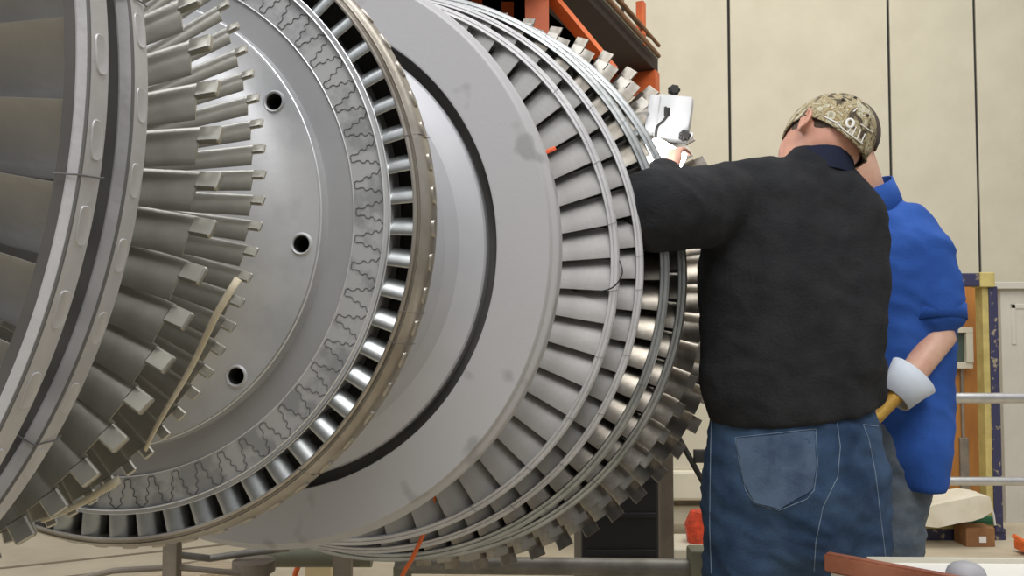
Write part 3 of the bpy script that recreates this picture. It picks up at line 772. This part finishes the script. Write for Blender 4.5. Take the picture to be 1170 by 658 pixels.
for a0, a1 in ((A, A + nd * 0.75),):
    q = (a1 - a0).normalized(); s_ = Vector((-q.y, q.x))
    quadslab(bm, [a0 - s_ * 0.012 - q * 0.01, a1 - s_ * 0.012, a1 + s_ * 0.012, a0 + s_ * 0.012 - q * 0.01], zt - 0.02, zt + 0.016)
recalc(bm); bmesh.ops.bevel(bm, geom=bm.edges[:], offset=0.004, segments=2, affect='EDGES')
o = part('table_rim', bm, mat('red_brown_rim', (0.22, 0.07, 0.035), 0.4, col2=(0.36, 0.14, 0.08), scale=9), tb, True); o['label'] = 'red-brown rim'
bm = bmesh.new(); quadslab(bm, [A + fd * 0.07 - Vector((0, .006)), A + fd * 1.1 - Vector((0, .006)), A + fd * 1.1 + Vector((0, .006)), A + fd * 0.07 + Vector((0, .006))], zt - 0.03, zt + 0.008); recalc(bm)
part('back_edge', bm, mat('pale_edge_strip', (0.55, 0.53, 0.44), 0.5), tb, False)
bm = bmesh.new(); quadslab(bm, [A + fd * 0.03 + nd * 0.03, A + fd * 1.05 + nd * 0.03, A + fd * 1.05 + nd * 0.7, A + fd * 0.03 + nd * 0.7], zt - 0.12, zt - 0.035); recalc(bm)
part('apron', bm, mat('cream_apron', (0.70, 0.67, 0.58), 0.6), tb, False)
for q in (A + fd * 0.08 + nd * 0.08, A + fd * 1.0 + nd * 0.08, A + fd * 1.0 + nd * 0.66, A + fd * 0.08 + nd * 0.66):
    bm = bmesh.new(); box(bm, (q.x, q.y, (zt - 0.12) / 2), (0.04, 0.04, zt - 0.12), bevel=0.003); part('leg', bm, M['brown'], tb, False)
bm = bmesh.new(); c = W(1104, 662, 1.57); c.z = zt
n = 28; prof_ = [(0.0, 0.030), (0.012, 0.0295), (0.022, 0.026), (0.030, 0.019), (0.0335, 0.010), (0.034, 0.0), (0.0, 0.0)]
rings = [[bm.verts.new(c + Vector((r * math.cos(2 * PI * k / n), r * math.sin(2 * PI * k / n), z))) for k in range(n)] for r, z in prof_[1:-1]]
for a_, b2 in zip(rings, rings[1:]):
    for k in range(n): bm.faces.new((a_[k], a_[(k + 1) % n], b2[(k + 1) % n], b2[k]))
bm.faces.new(rings[0]); bm.faces.new(rings[-1][::-1]); recalc(bm)
tag(finish('grey_knob', bm, mat('grey_rubber', (0.33, 0.33, 0.35), 0.5), angle=60), 'rounded grey cap lying on the white work table', 'cap')

# ------------------------------------------------------------------ work lamp clipped to the rotor
M['lampwhite'] = mat('white_lamp_housing', (0.62, 0.63, 0.64), 0.35)
dl = 2.25
wl = tag(empty('work_lamp', W(768, 140, dl)), 'white boxy work lamp with black knobs glaring beside the bare blades', 'lamp')
bm = bmesh.new(); c = W(769, 136, dl); rl = Matrix.Rotation(R(9), 3, 'Y') @ Matrix.Rotation(R(-12), 3, 'Z')
box(bm, c, (0.092, 0.075, 0.108), rl, bevel=0.010)
box(bm, c + Vector((-0.052, -0.005, 0.008)), (0.030, 0.06, 0.096), rl, bevel=0.008)
box(bm, c + Vector((0.004, -0.038, -0.046)), (0.078, 0.012, 0.012), rl, bevel=0.003)
part('lamp_housing', bm, M['lampwhite'], wl)
for (px, py, dz) in ((770, 103, -0.005), (782, 155, -0.045)):
    bm = bmesh.new(); kc = W(px, py, dl + dz); n = 7
    tube(bm, [kc - Vector((0, 0.014, 0)), kc + Vector((0, 0.014, 0))], 0.010, 14)
    for k in range(n): ball(bm, kc + Vector((0.0105 * math.cos(2 * PI * k / n), 0, 0.0085 * math.sin(2 * PI * k / n))), (0.006, 0.013, 0.006), u=8, v=6)
    o = part('knob', bm, M['dark'], wl); o['label'] = 'black lobed knob'
bm = bmesh.new()
tube(bm, spline([W(760, 122, dl - 0.06), W(763, 130, dl - 0.062), W(758, 138, dl - 0.062), W(751, 145, dl - 0.06), W(749, 158, dl - 0.055)], 5), 0.0035, 8)
box(bm, W(762, 128, dl - 0.058), (0.014, 0.012, 0.022), bevel=0.002)
part('bracket', bm, M['dark'], wl)
bm = bmesh.new()
tube(bm, spline([W(745, 130, dl), W(728, 130, dl - 0.12), W(710, 137, dl - 0.25), W(698, 146, dl - 0.33), W(690, 140, dl - 0.36), W(690, 156, dl - 0.36), W(700, 166, dl - 0.34)], 6), 0.0035, 8)
part('hook_wire', bm, M['pipe'], wl)
bm = bmesh.new(); lc = W(760, 178, dl - 0.10); box(bm, lc, (0.095, 0.05, 0.055), Matrix.Rotation(R(30), 3, 'Y'), bevel=0.012)
part('lamp_lens', bm, emis('lamp_glow', (1.0, 1.0, 1.0), 14.0), wl)
pl = bpy.data.lights.new('lamp_light', 'POINT'); pl.energy = 7; pl.color = (0.93, 0.97, 1.0); pl.shadow_soft_size = 0.03
po = link(bpy.data.objects.new('lamp_light', pl)); po.location = W(722, 185, dl - 0.22)

#PART3
# ------------------------------------------------------------------ people
def skin_mat(name, c, c2): return mat(name, c, 0.5, 0, col2=c2, scale=14, bump=0.05, bscale=80)
M['skin'] = skin_mat('ruddy_skin', (0.62, 0.34, 0.25), (0.54, 0.26, 0.18))
M['skin2'] = skin_mat('fair_freckled_skin', (0.66, 0.42, 0.31), (0.56, 0.30, 0.21))

def hand(bm, wrist, fwd, palm_n, size=0.19, curl=35, thumb_side=1):
    """palm, four unequal bent fingers and a thumb from the side of the palm"""
    fwd = fwd.normalized(); n = (palm_n - fwd * palm_n.dot(fwd)).normalized(); sd = fwd.cross(n)
    pl_ = size * 0.5
    rtube(bm, [wrist - fwd * 0.01, wrist + fwd * pl_ * 0.5, wrist + fwd * pl_], [(size * .15, size * .11), (size * .21, size * .085), (size * .21, size * .07)], 14, side=sd)
    for k, ln in enumerate((0.40, 0.45, 0.42, 0.33)):
        b0 = wrist + fwd * pl_ * 0.97 + sd * (size * 0.155 * (1.5 - k) * 0.72)
        P = [b0]; d = fwd.copy()
        for j, q in enumerate((0.45, 0.32, 0.23)):
            ang = R(curl * (0.7 + 0.35 * j) + 3 * k)
            d = (d * math.cos(ang) + n * math.sin(ang)).normalized()
            P.append(P[-1] + d * size * ln * q)
        rtube(bm, P, [size * .050, size * .046, size * .042, size * .036], 10)
    b0 = wrist + fwd * pl_ * 0.35 + sd * size * 0.17 * thumb_side
    d1 = (fwd * 0.6 + sd * 0.75 * thumb_side + n * 0.3).normalized(); d2 = (fwd * 0.9 + sd * 0.2 * thumb_side + n * 0.5).normalized()
    rtube(bm, [b0, b0 + d1 * size * .17, b0 + d1 * size * .17 + d2 * size * .15, b0 + d1 * size * .17 + d2 * size * .25], [size * .062, size * .056, size * .05, size * .042], 10)

def person(name, label, base, skin, parts_bm, voxel=0.007):
    o = finish(name, parts_bm, skin, None, True)
    blend(o, voxel, 5)
    # move the origin to the feet
    for v in o.data.vertices: v.co -= Vector(base)
    o.location = base
    tag(o, label, 'person')
    return o

def cloth(name, bm, m, parent, voxel=0.010, it=5, wr=0.006, ws=0.12):
    o = finish(name, bm, m, None, True)
    blend(o, voxel, it, wr, ws)
    o.parent = parent; o.matrix_parent_inverse = Matrix.Translation(-Vector(parent.location))
    return o
def child(name, bm, m, parent, smooth=True, angle=40):
    o = finish(name, bm, m, None, smooth, angle)
    o.parent = parent; o.matrix_parent_inverse = Matrix.Translation(-Vector(parent.location)); return o
X = Vector((1, 0, 0))

# ===== man in black sweater
Z0 = 1.95
def head(bm, c, up, face, r=0.098):
    up = up.normalized(); face = (face - up * face.dot(up)).normalized(); sd = up.cross(face)
    rot = Matrix((sd, face, up)).transposed()
    ball(bm, c + up * 0.012, (r * 0.80, r * 1.02, r * 1.02), rot)
    ball(bm, c - up * 0.055 + face * 0.028, (r * 0.62, r * 0.68, r * 0.72), rot)       # jaw
    ball(bm, c - up * 0.005 + face * 0.075, (r * 0.52, r * 0.30, r * 0.55), rot)
    rtube(bm, [c + face * 0.098 + up * 0.012, c + face * 0.116 - up * 0.020, c + face * 0.105 - up * 0.028], [0.009, 0.014, 0.010], 10)   # nose
    rtube(bm, [c + face * 0.088 - up * 0.052 - sd * 0.022, c + face * 0.099 - up * 0.052, c + face * 0.088 - up * 0.052 + sd * 0.022], [0.007, 0.009, 0.007], 8)  # lips
    rtube(bm, [c + face * 0.080 - up * 0.088 - sd * 0.01, c + face * 0.080 - up * 0.088 + sd * 0.01], [0.016, 0.016], 10)
    for s_ in (-1, 1):
        rtube(bm, [c + sd * s_ * 0.012 + face * 0.092 + up * 0.030, c + sd * s_ * 0.048 + face * 0.078 + up * 0.032], [0.010, 0.009], 8)  # brow
        ec = c + sd * s_ * (r * 0.83) - up * 0.008 - face * 0.008
        ring = [ec + up * (0.029 * math.sin(t)) + face * (0.017 * math.cos(t)) - face * 0.004 + sd * s_ * (0.013 if math.cos(t) < 0 else 0.004) for t in [2 * PI * k / 10 for k in range(11)]]
        tube(bm, ring, 0.0062, 8)
        ball(bm, ec, (0.008, 0.015, 0.024), rot, 12, 8)
    return rot

H1 = W(941, 166, 2.0)
up1 = Vector((0.42, 0.42, 0.80)).normalized(); face1 = Vector((-0.66, 0.72, -0.28)).normalized()
sL, sR = W(842, 232, 1.97), W(978, 256, 1.93)
eL, wLr = W(748, 243, 1.76), W(762, 200, 2.04)
eR, wR_ = W(972, 405, 1.90), W(930, 385, 2.16)
bm = bmesh.new()
head(bm, H1, up1, face1)
rtube(bm, [W(932, 225, 1.96), W(932, 195, 1.98), W(936, 172, 1.99)], [(0.075, 0.065), (0.062, 0.062), (0.058, 0.06)], 18, side=X)
rtube(bm, [W(905, 520, 1.99), W(904, 440, 1.98), W(902, 330, 1.97), W(908, 250, 1.97), W(920, 218, 1.96)], [(.155, .11), (.15, .10), (.17, .11), (.165, .09), (.09, .07)], 20, side=X)
rtube(bm, [sL, eL, wLr], [.055, .042, .028], 14); rtube(bm, [W(905, 245, 1.96), sL], [.045, .045], 12); rtube(bm, [W(915, 250, 1.96), sR], [.045, .045], 12)
rtube(bm, [sR, eR, wR_], [.042, .042, .028], 14)
hand(bm, wLr, Vector((0.03, 0.10, 0.10)), Vector((0.5, 0.2, -0.9)), 0.175, 30, 1)
hand(bm, wR_, Vector((-0.5, 0.8, 0.2)), Vector((-0.2, 0, -1)), 0.18, 30, -1)
fl1, fr1 = W(858, 600, 1.97), W(956, 600, 1.97)
def leg_pts(px, d, toe): 
    hip = W(px, 560, d); ank = Vector((hip.x + toe, hip.y + 0.02, 0.09)); kn = (hip + ank) / 2 + Vector((0, 0.02, 0.0)); return [hip, kn, ank]
LL, LR = leg_pts(858, 1.99, -0.01), leg_pts(958, 1.99, 0.02)
for P in (LL, LR): rtube(bm, P, [.088, .058, .042], 16)
B1 = Vector(((LL[2].x + LR[2].x) / 2, LL[2].y, 0))
man1 = person('person', 'man seen from behind in black sweater, jeans and camouflage cap reaching to the rotor', B1, M['skin'], bm)

M['sweater'] = mat('black_knit', (0.030, 0.031, 0.034), 0.95, 0, col2=(0.019, 0.020, 0.023), scale=12, bump=0.6, bscale=160, spec=0.15)
bm = bmesh.new()
rtube(bm, [W(906, 471, 1.985), W(903, 440, 1.98), W(900, 390, 1.975), W(902, 320, 1.97), W(903, 262, 1.97), W(908, 226, 1.96), W(925, 204, 1.96)],
      [(.190, .142), (.200, .145), (.196, .140), (.205, .135), (.200, .12), (.165, .10), (.075, .075)], 28, side=X, flat0=True)
rtube(bm, [W(925, 226, 1.95), W(880, 213, 1.96), W(838, 226, 1.96), W(795, 238, 1.87), W(748, 241, 1.77)], [.07, .072, .083, .088, .082], 20)
rtube(bm, [W(748, 238, 1.77), W(748, 222, 1.87), W(757, 205, 1.99)], [.078, .060, .046], 18)
rtube(bm, [W(925, 228, 1.95), W(958, 225, 1.94), W(980, 250, 1.92), W(982, 330, 1.90), W(976, 412, 1.89)], [.07, .07, .068, .062, .058], 18)
rtube(bm, [W(976, 412, 1.90), W(955, 400, 2.02), W(935, 388, 2.13)], [.056, .05, .042], 16)
rtube(bm, [W(985, 420, 1.93), W(992, 448, 1.95)], [.052, .040], 16)
cloth('sweater', bm, M['sweater'], man1, 0.009, 7, 0.0042, 0.13)
bm = bmesh.new()
tube(bm, spline([W(903, 196, 1.93), W(915, 184, 1.925), W(935, 178, 1.92), W(955, 184, 1.92), W(968, 196, 1.93), W(974, 214, 1.95)], 5), [(0.014, 0.008)] * 26, 12, side=(0, 0, 1))
tube(bm, [W(937, 205, 1.955), W(938, 188, 1.965), W(938, 181, 1.97)], [(.078, .07), (.070, .068), (.066, .064)], 26, side=X)
child('collar', bm, mat('dark_navy_collar', (0.014, 0.018, 0.038), 0.9, spec=0.2), man1)

M['denim'] = mat('blue_denim', (0.050, 0.092, 0.165), 0.85, 0, col2=(0.016, 0.034, 0.078), scale=9, bump=0.35, bscale=220, stops=(0.30, 0.68), spec=0.2)
bm = bmesh.new()
rtube(bm, [W(906, 456, 1.985), W(906, 500, 1.985), W(907, 545, 1.985), W(908, 590, 1.985)], [(.172, .122), (.190, .140), (.198, .150), (.190, .138)], 28, side=X, flat0=True)
for P, k in ((LL, -1), (LR, 1)):
    rtube(bm, [P[0] + Vector((0, 0, 0.05)), P[0] + Vector((0, 0, -0.15)), P[1], P[2] + Vector((0, 0, -0.02))], [(.108, .115), (.106, .105), (.085, .085), (.07, .075)], 22, side=X)
jeans = cloth('jeans', bm, M['denim'], man1, 0.009, 5, 0.006, 0.11)
# stitching, pockets, belt loops set on the denim surface by ray casting
def onsurf(o, px, py, lift=0.001, d0=1.2):
    org = Vector((0, 0, CAM_H)); tgt = W(px, py, 3.0); dr = (tgt - org).normalized()
    hit, loc, nn, _ = o.ray_cast(org - o_off(o), dr)
    if not hit: return W(px, py, 1.86)
    if nn.dot(dr) > 0: nn = -nn
    return loc + o_off(o) + nn * lift
def o_off(o): return Vector((0, 0, 0))
def on(o, pts, lift=0.001, n=10):
    out = []
    for a, b in zip(pts, pts[1:]):
        for k in range(n): out.append(onsurf(o, a[0] + (b[0] - a[0]) * k / n, a[1] + (b[1] - a[1]) * k / n, lift))
    out.append(onsurf(o, *pts[-1], lift)); return out
M['stitch'] = mat('faded_denim_stitch', (0.16, 0.22, 0.30), 0.9)
bm = bmesh.new()
for pts in ([(840, 500), (846, 535), (852, 560), (862, 575), (890, 583), (922, 570), (930, 560), (934, 530), (932, 490), (840, 500)],
            [(842, 505), (932, 495)], [(815, 478), (870, 474), (930, 470), (1000, 469)], [(955, 474), (960, 510), (957, 545), (940, 580), (932, 620), (930, 652)],
            [(986, 485), (992, 500), (1000, 540), (1006, 590), (1012, 640)], [(986, 485), (1003, 487)], [(813, 480), (812, 520), (811, 600), (813, 655)]):
    tube(bm, on(jeans, pts, 0.0006), 0.0011, 5)
child('stitching', bm, M['stitch'], man1)
bm = bmesh.new()
P = [(842, 502), (930, 492), (932, 530), (928, 559), (890, 581), (862, 573), (850, 550)]
cxy = (888, 535); ring = on(jeans, P + [P[0]], 0.0045, 6)[:-1]; inner = [onsurf(jeans, cxy[0] + (x - cxy[0]) * .5, cxy[1] + (y - cxy[1]) * .5, 0.0045) for x, y in
      [(P[i][0] + (P[(i + 1) % 7][0] - P[i][0]) * k / 6, P[i][1] + (P[(i + 1) % 7][1] - P[i][1]) * k / 6) for i in range(7) for k in range(6)]]
r0 = [bm.verts.new(p + Vector((0, 0.006, 0))) for p in ring]; r1 = [bm.verts.new(p) for p in ring]; r2 = [bm.verts.new(p) for p in inner]; cv = bm.verts.new(onsurf(jeans, *cxy, 0.0045))
for i in range(len(r1)):
    j = (i + 1) % len(r1); bm.faces.new((r0[i], r0[j], r1[j], r1[i])); bm.faces.new((r1[i], r1[j], r2[j], r2[i])); bm.faces.new((r2[i], r2[j], cv))
recalc(bm)
o = child('back_pocket', bm, mat('faded_denim_pocket', (0.078, 0.125, 0.20), 0.85, 0, col2=(0.028, 0.055, 0.11), scale=9, bump=0.3, bscale=220, stops=(0.35, 0.6)), man1); o['label'] = 'faded back pocket'
for P in (LL, LR):
    bm = bmesh.new(); a = P[2]
    rtube(bm, [Vector((a.x, a.y - 0.06, 0.045)), Vector((a.x, a.y + 0.04, 0.05)), Vector((a.x, a.y + 0.15, 0.038))], [(.042, .043), (.047, .048), (.045, .035)], 16, side=X)
    o = child('boot', bm, mat('brown_leather', (0.10, 0.06, 0.035), 0.6), man1)

# camouflage cap: dome following the head's tilt
camo = bpy.data.materials.new('camouflage_cloth'); camo.use_nodes = True
nt = camo.node_tree; bs = nt.nodes['Principled BSDF']; bs.inputs['Roughness'].default_value = 0.85
tcn = nt.nodes.new('ShaderNodeTexCoord'); nz = nt.nodes.new('ShaderNodeTexNoise'); nz.inputs['Scale'].default_value = 34; nz.inputs['Detail'].default_value = 5; nz.inputs['Distortion'].default_value = 1.4
nt.links.new(tcn.outputs['Object'], nz.inputs['Vector'])
cr_ = nt.nodes.new('ShaderNodeValToRGB'); cr_.color_ramp.interpolation = 'CONSTANT'
els = cr_.color_ramp.elements; els[0].position = 0; els[0].color = (0.07, 0.05, 0.03, 1); els[1].position = 0.42; els[1].color = (0.20, 0.16, 0.09, 1)
for p_, c_ in ((0.47, (0.38, 0.33, 0.20, 1)), (0.53, (0.26, 0.19, 0.08, 1)), (0.58, (0.50, 0.47, 0.36, 1)), (0.66, (0.30, 0.29, 0.20, 1))):
    q = els.new(p_); q.color = c_
nt.links.new(nz.outputs['Fac'], cr_.inputs[0]); nt.links.new(cr_.outputs[0], bs.inputs['Base Color'])
fz = (face1 - up1 * face1.dot(up1)).normalized(); sdv = up1.cross(fz)
rotc = Matrix((sdv, fz, up1)).transposed()
CC = H1 + up1 * 0.020 - fz * 0.006
def cap_pt(th, phi, rr=1.0, k=1.0):      # th around, phi from the crown down
    return CC + rotc @ Vector((0.091 * rr * math.sin(phi) * math.sin(th), 0.107 * rr * math.sin(phi) * math.cos(th), 0.112 * rr * math.cos(phi) * k))
bm = bmesh.new(); rings = []
for i in range(1, 15):
    row = []
    for k in range(48):
        th = 2 * PI * k / 48
        lim = R(97 + 26 * max(0, -math.cos(th)))          # lower at the nape
        row.append(bm.verts.new(cap_pt(th, lim * i / 14)))
    rings.append(row)
inner = [bm.verts.new(CC + (v.co - CC) * 0.965) for v in rings[-1]]
top = bm.verts.new(cap_pt(0, 0))
for k in range(48):
    bm.faces.new((top, rings[0][k], rings[0][(k + 1) % 48]))
    for a, b in zip(rings, rings[1:]): bm.faces.new((a[k], b[k], b[(k + 1) % 48], a[(k + 1) % 48]))
    bm.faces.new((rings[-1][k], inner[k], inner[(k + 1) % 48], rings[-1][(k + 1) % 48]))
recalc(bm)
cap = child('cap', bm, camo, man1, True, 50)
bm = bmesh.new(); A_, B_ = [], []
for k in range(17):                          # worn backwards: the bill hangs at the nape
    q = math.sin(PI * k / 16) ** 0.6
    th = R(180 - 52 + 104 * k / 16); ed = cap_pt(th, R(97 + 26 * max(0, -math.cos(th))) * 0.985); out = (-fz * 0.014 - up1 * 0.020) * q
    A_.append((bm.verts.new(ed), bm.verts.new(ed + fz * 0.004))); B_.append((bm.verts.new(ed + out), bm.verts.new(ed + out + fz * 0.004)))
for k in range(16):
    bm.faces.new((A_[k][0], A_[k + 1][0], B_[k + 1][0], B_[k][0])); bm.faces.new((A_[k][1], B_[k][1], B_[k + 1][1], A_[k + 1][1])); bm.faces.new((B_[k][0], B_[k + 1][0], B_[k + 1][1], B_[k][1]))
recalc(bm)
child('cap_brim', bm, camo, cap).matrix_parent_inverse = Matrix.Identity(4)
M['white'] = mat('white_print', (0.78, 0.77, 0.74), 0.7)
M['capdark'] = mat('dark_eyelet', (0.03, 0.025, 0.02), 0.8)
def on_cap(pts, n=6): return on(cap, pts, 0.0012, n)
bm = bmesh.new()
tube(bm, on_cap([(941, 133), (955, 140), (966, 150), (985, 164)], 5), 0.0018, 6)            # slanting rule of the print
tube(bm, on_cap([(971 + 4.2 * math.cos(t), 141 + 4.6 * math.sin(t)) for t in [2 * PI * k / 10 for k in range(11)]], 2), 0.0030, 6)   # round badge
for pts in ([(968, 152), (972, 146)], [(973, 156), (978, 145)], [(979, 159), (983, 148)], [(984, 162), (988, 153)], [(983, 142), (996, 151)], [(968, 158), (972, 166)], [(975, 128), (979, 124)]):
    tube(bm, on_cap(pts, 4), 0.0014, 6)
bm2 = bm
o = child('cap_print', bm2, M['white'], cap); o.matrix_parent_inverse = Matrix.Identity(4); o['label'] = 'white round badge and slanting strokes printed on the cap'
bm = bmesh.new()
for (x, y) in ((963, 114), (977, 112), (991, 132), (986, 183)): ball(bm, onsurf(cap, x, y, 0.0), (0.004, 0.004, 0.004), u=10, v=8)
child('eyelets', bm, M['capdark'], cap).matrix_parent_inverse = Matrix.Identity(4)
bm = bmesh.new()   # short hair under the cap rim at the nape and sides
rows = []
for i, ph in enumerate((84, 100, 112, 121)):
    rows.append([bm.verts.new(cap_pt(R(62 + 236 * k / 30), R(ph if i < 3 else 118), 0.925 - 0.02 * i)) for k in range(31)])
for a, b in zip(rows, rows[1:]):
    for k in range(30): bm.faces.new((a[k], b[k], b[k + 1], a[k + 1]))
recalc(bm)
h_ = child('hair', bm, mat('grey_brown_hair', (0.10, 0.07, 0.05), 0.8, bump=0.6, bscale=120), man1)
h_.modifiers.new('thick', 'SOLIDIFY').thickness = 0.003

# ===== man in blue shirt
H2 = W(960, 158, 2.40)
up2 = Vector((-0.12, 0.12, 1)).normalized(); face2 = Vector((-0.92, 0.30, -0.35)).normalized()
s2R, e2R, w2R = W(1050, 285, 2.33), W(1073, 386, 2.28), W(1030, 445, 2.22)
s2L = W(975, 262, 2.55)
bm = bmesh.new()
head(bm, H2, up2, face2)
rtube(bm, [W(997, 255, 2.42), W(985, 222, 2.41), W(974, 185, 2.40)], [(.075, .07), (.062, .062), (.060, .062)], 18, side=X)
rtube(bm, [W(1025, 545, 2.42), W(1026, 460, 2.42), W(1020, 350, 2.42), W(1012, 280, 2.42), W(1003, 250, 2.42)], [(.07, .10), (.09, .10), (.10, .11), (.08, .10), (.05, .06)], 20, side=X)
rtube(bm, [W(1004, 275, 2.42), s2R, e2R, w2R], [.04, .042, .043, .031], 16)
rtube(bm, [W(1000, 262, 2.45), s2L, W(950, 380, 2.55), W(930, 420, 2.40)], [.04, .045, .043, .03], 14)
hand(bm, w2R, Vector((-0.55, -0.05, -0.6)), Vector((-0.6, 0.3, 0.5)), 0.18, 30, 1)
hand(bm, W(930, 420, 2.40), Vector((-0.8, -0.3, 0.0)), Vector((0, 0, -1)), 0.18, 30, -1)
L2 = [[W(1024, 545, 2.40), Vector((0, 0, 0)), Vector((1.04, 2.42, 0.09))], [W(985, 545, 2.50), Vector((0, 0, 0)), Vector((0.96, 2.55, 0.09))]]
for P in L2:
    P[1] = (P[0] + P[2]) / 2 + Vector((-0.02, 0, 0)); rtube(bm, P, [.085, .056, .042], 16)
B2 = Vector(((L2[0][2].x + L2[1][2].x) / 2, (L2[0][2].y + L2[1][2].y) / 2, 0))
man2 = person('person', 'man in blue short-sleeved shirt standing behind, mostly hidden by the man in black', B2, M['skin2'], bm)
M['shirt'] = mat('royal_blue_cotton', (0.032, 0.105, 0.40), 0.85, 0, col2=(0.020, 0.072, 0.30), scale=6, bump=0.25, bscale=160, spec=0.2)
bm = bmesh.new()
rtube(bm, [W(1040, 556, 2.40), W(1035, 510, 2.41), W(1029, 450, 2.42), W(1026, 390, 2.42), W(1021, 330, 2.42), W(1015, 280, 2.42), W(1005, 250, 2.42), W(1000, 238, 2.42)],
      [(.066, .15), (.108, .16), (.132, .155), (.140, .16), (.145, .165), (.130, .15), (.085, .10), (.066, .075)], 26, side=X, flat0=True)
rtube(bm, [W(1008, 262, 2.42), W(1035, 262, 2.38), W(1056, 288, 2.33), W(1068, 330, 2.30), W(1072, 356, 2.285)], [.075, .078, .074, .068, .066], 20)
rtube(bm, [W(1000, 260, 2.45), W(975, 268, 2.54), W(962, 320, 2.55)], [.075, .075, .068], 18)
shirt = cloth('shirt', bm, M['shirt'], man2, 0.009, 5, 0.0048, 0.14)
bm = bmesh.new()
tube(bm, [W(999, 246, 2.42), W(995, 226, 2.415), W(990, 212, 2.41)], [(.082, .085), (.074, .078), (.070, .074)], 26, side=X, cap=False)
c_ = child('shirt_collar', bm, M['shirt'], man2); c_.modifiers.new('thick', 'SOLIDIFY').thickness = 0.004
bm = bmesh.new()   # sleeve hem, open below
c0, c1 = W(1071, 350, 2.29), W(1073, 367, 2.28)
tube(bm, [c0, c1], [(.070, .068), (.068, .066)], 26, side=X, cap=False)
c_ = child('sleeve_hem', bm, M['shirt'], man2); c_.modifiers.new('thick', 'SOLIDIFY').thickness = 0.003
bm = bmesh.new()
rtube(bm, [W(1018, 500, 2.42), W(1015, 545, 2.43)], [(.115, .13), (.12, .13)], 22, side=X)
for P in L2: rtube(bm, [P[0] + Vector((0, 0, 0.03)), P[1], P[2] + Vector((0, 0, -0.02))], [(.090, .10), (.072, .075), (.062, .068)], 20, side=X)
cloth('jeans', bm, mat('grey_faded_denim', (0.14, 0.17, 0.20), 0.85, 0, col2=(0.06, 0.085, 0.12), scale=10, bump=0.3, bscale=200), man2, 0.010, 4, 0.006, 0.10)
for P in L2:
    bm = bmesh.new(); a = P[2]
    rtube(bm, [Vector((a.x + 0.05, a.y, 0.045)), Vector((a.x - 0.04, a.y, 0.05)), Vector((a.x - 0.15, a.y, 0.038))], [(.042, .043), (.047, .048), (.045, .035)], 16, side=(0, 1, 0))
    child('boot', bm, mat('dark_boot_leather', (0.05, 0.04, 0.03), 0.6), man2)
bm = bmesh.new()   # hair cap on the skull
f2 = (face2 - up2 * face2.dot(up2)).normalized(); s2 = up2.cross(f2); rot2 = Matrix((s2, f2, up2)).transposed(); rows = []
for i in range(12):
    row = []
    for k in range(36):
        th = 2 * PI * k / 36; lim = R(70 + 58 * (0.5 - 0.5 * math.cos(th)) ** 1.0); ph = lim * (i + 0.5) / 11.5
        row.append(bm.verts.new(H2 + up2 * 0.012 + rot2 @ Vector((0.084 * math.sin(ph) * math.sin(th), 0.106 * math.sin(ph) * math.cos(th), 0.106 * math.cos(ph)))))
    rows.append(row)
for a, b in zip(rows, rows[1:]):
    for k in range(36): bm.faces.new((a[k], b[k], b[(k + 1) % 36], a[(k + 1) % 36]))
bm.faces.new(rows[0]); recalc(bm)
o = child('hair', bm, mat('short_brown_hair', (0.075, 0.055, 0.045), 0.85, bump=0.6, bscale=150), man2); o.modifiers.new('thick', 'SOLIDIFY').thickness = 0.004
# glove: yellow hand with a stiff pale blue-white cuff
bm = bmesh.new()
d_ = (w2R - e2R).normalized()
hand(bm, w2R, Vector((-0.55, -0.05, -0.6)), Vector((-0.6, 0.3, 0.5)), 0.205, 30, 1)
gl = finish('glove', bm, mat('yellow_leather', (0.58, 0.36, 0.06), 0.6, 0, col2=(0.48, 0.27, 0.04), scale=20)); blend(gl, 0.005, 3)
gl.parent = man2; gl.matrix_parent_inverse = Matrix.Translation(-Vector(man2.location))
bm = bmesh.new(); a, b_ = W(1036, 436, 2.21), W(1012, 449, 2.20)
cdir = (W(1008, 462, 2.2) - W(1040, 425, 2.22)).normalized()
tube(bm, [w2R - cdir * 0.050, w2R - cdir * 0.02, w2R + cdir * 0.032], [(.066, .05), (.056, .045), (.044, .038)], 26, cap=False, side=(W(1050, 450, 2.2) - W(1015, 420, 2.2)))
o = child('glove_cuff', bm, mat('pale_blue_white_cuff', (0.62, 0.68, 0.76), 0.7), man2); o.modifiers.new('thick', 'SOLIDIFY').thickness = 0.003; o['label'] = 'stiff pale blue-white cuff'
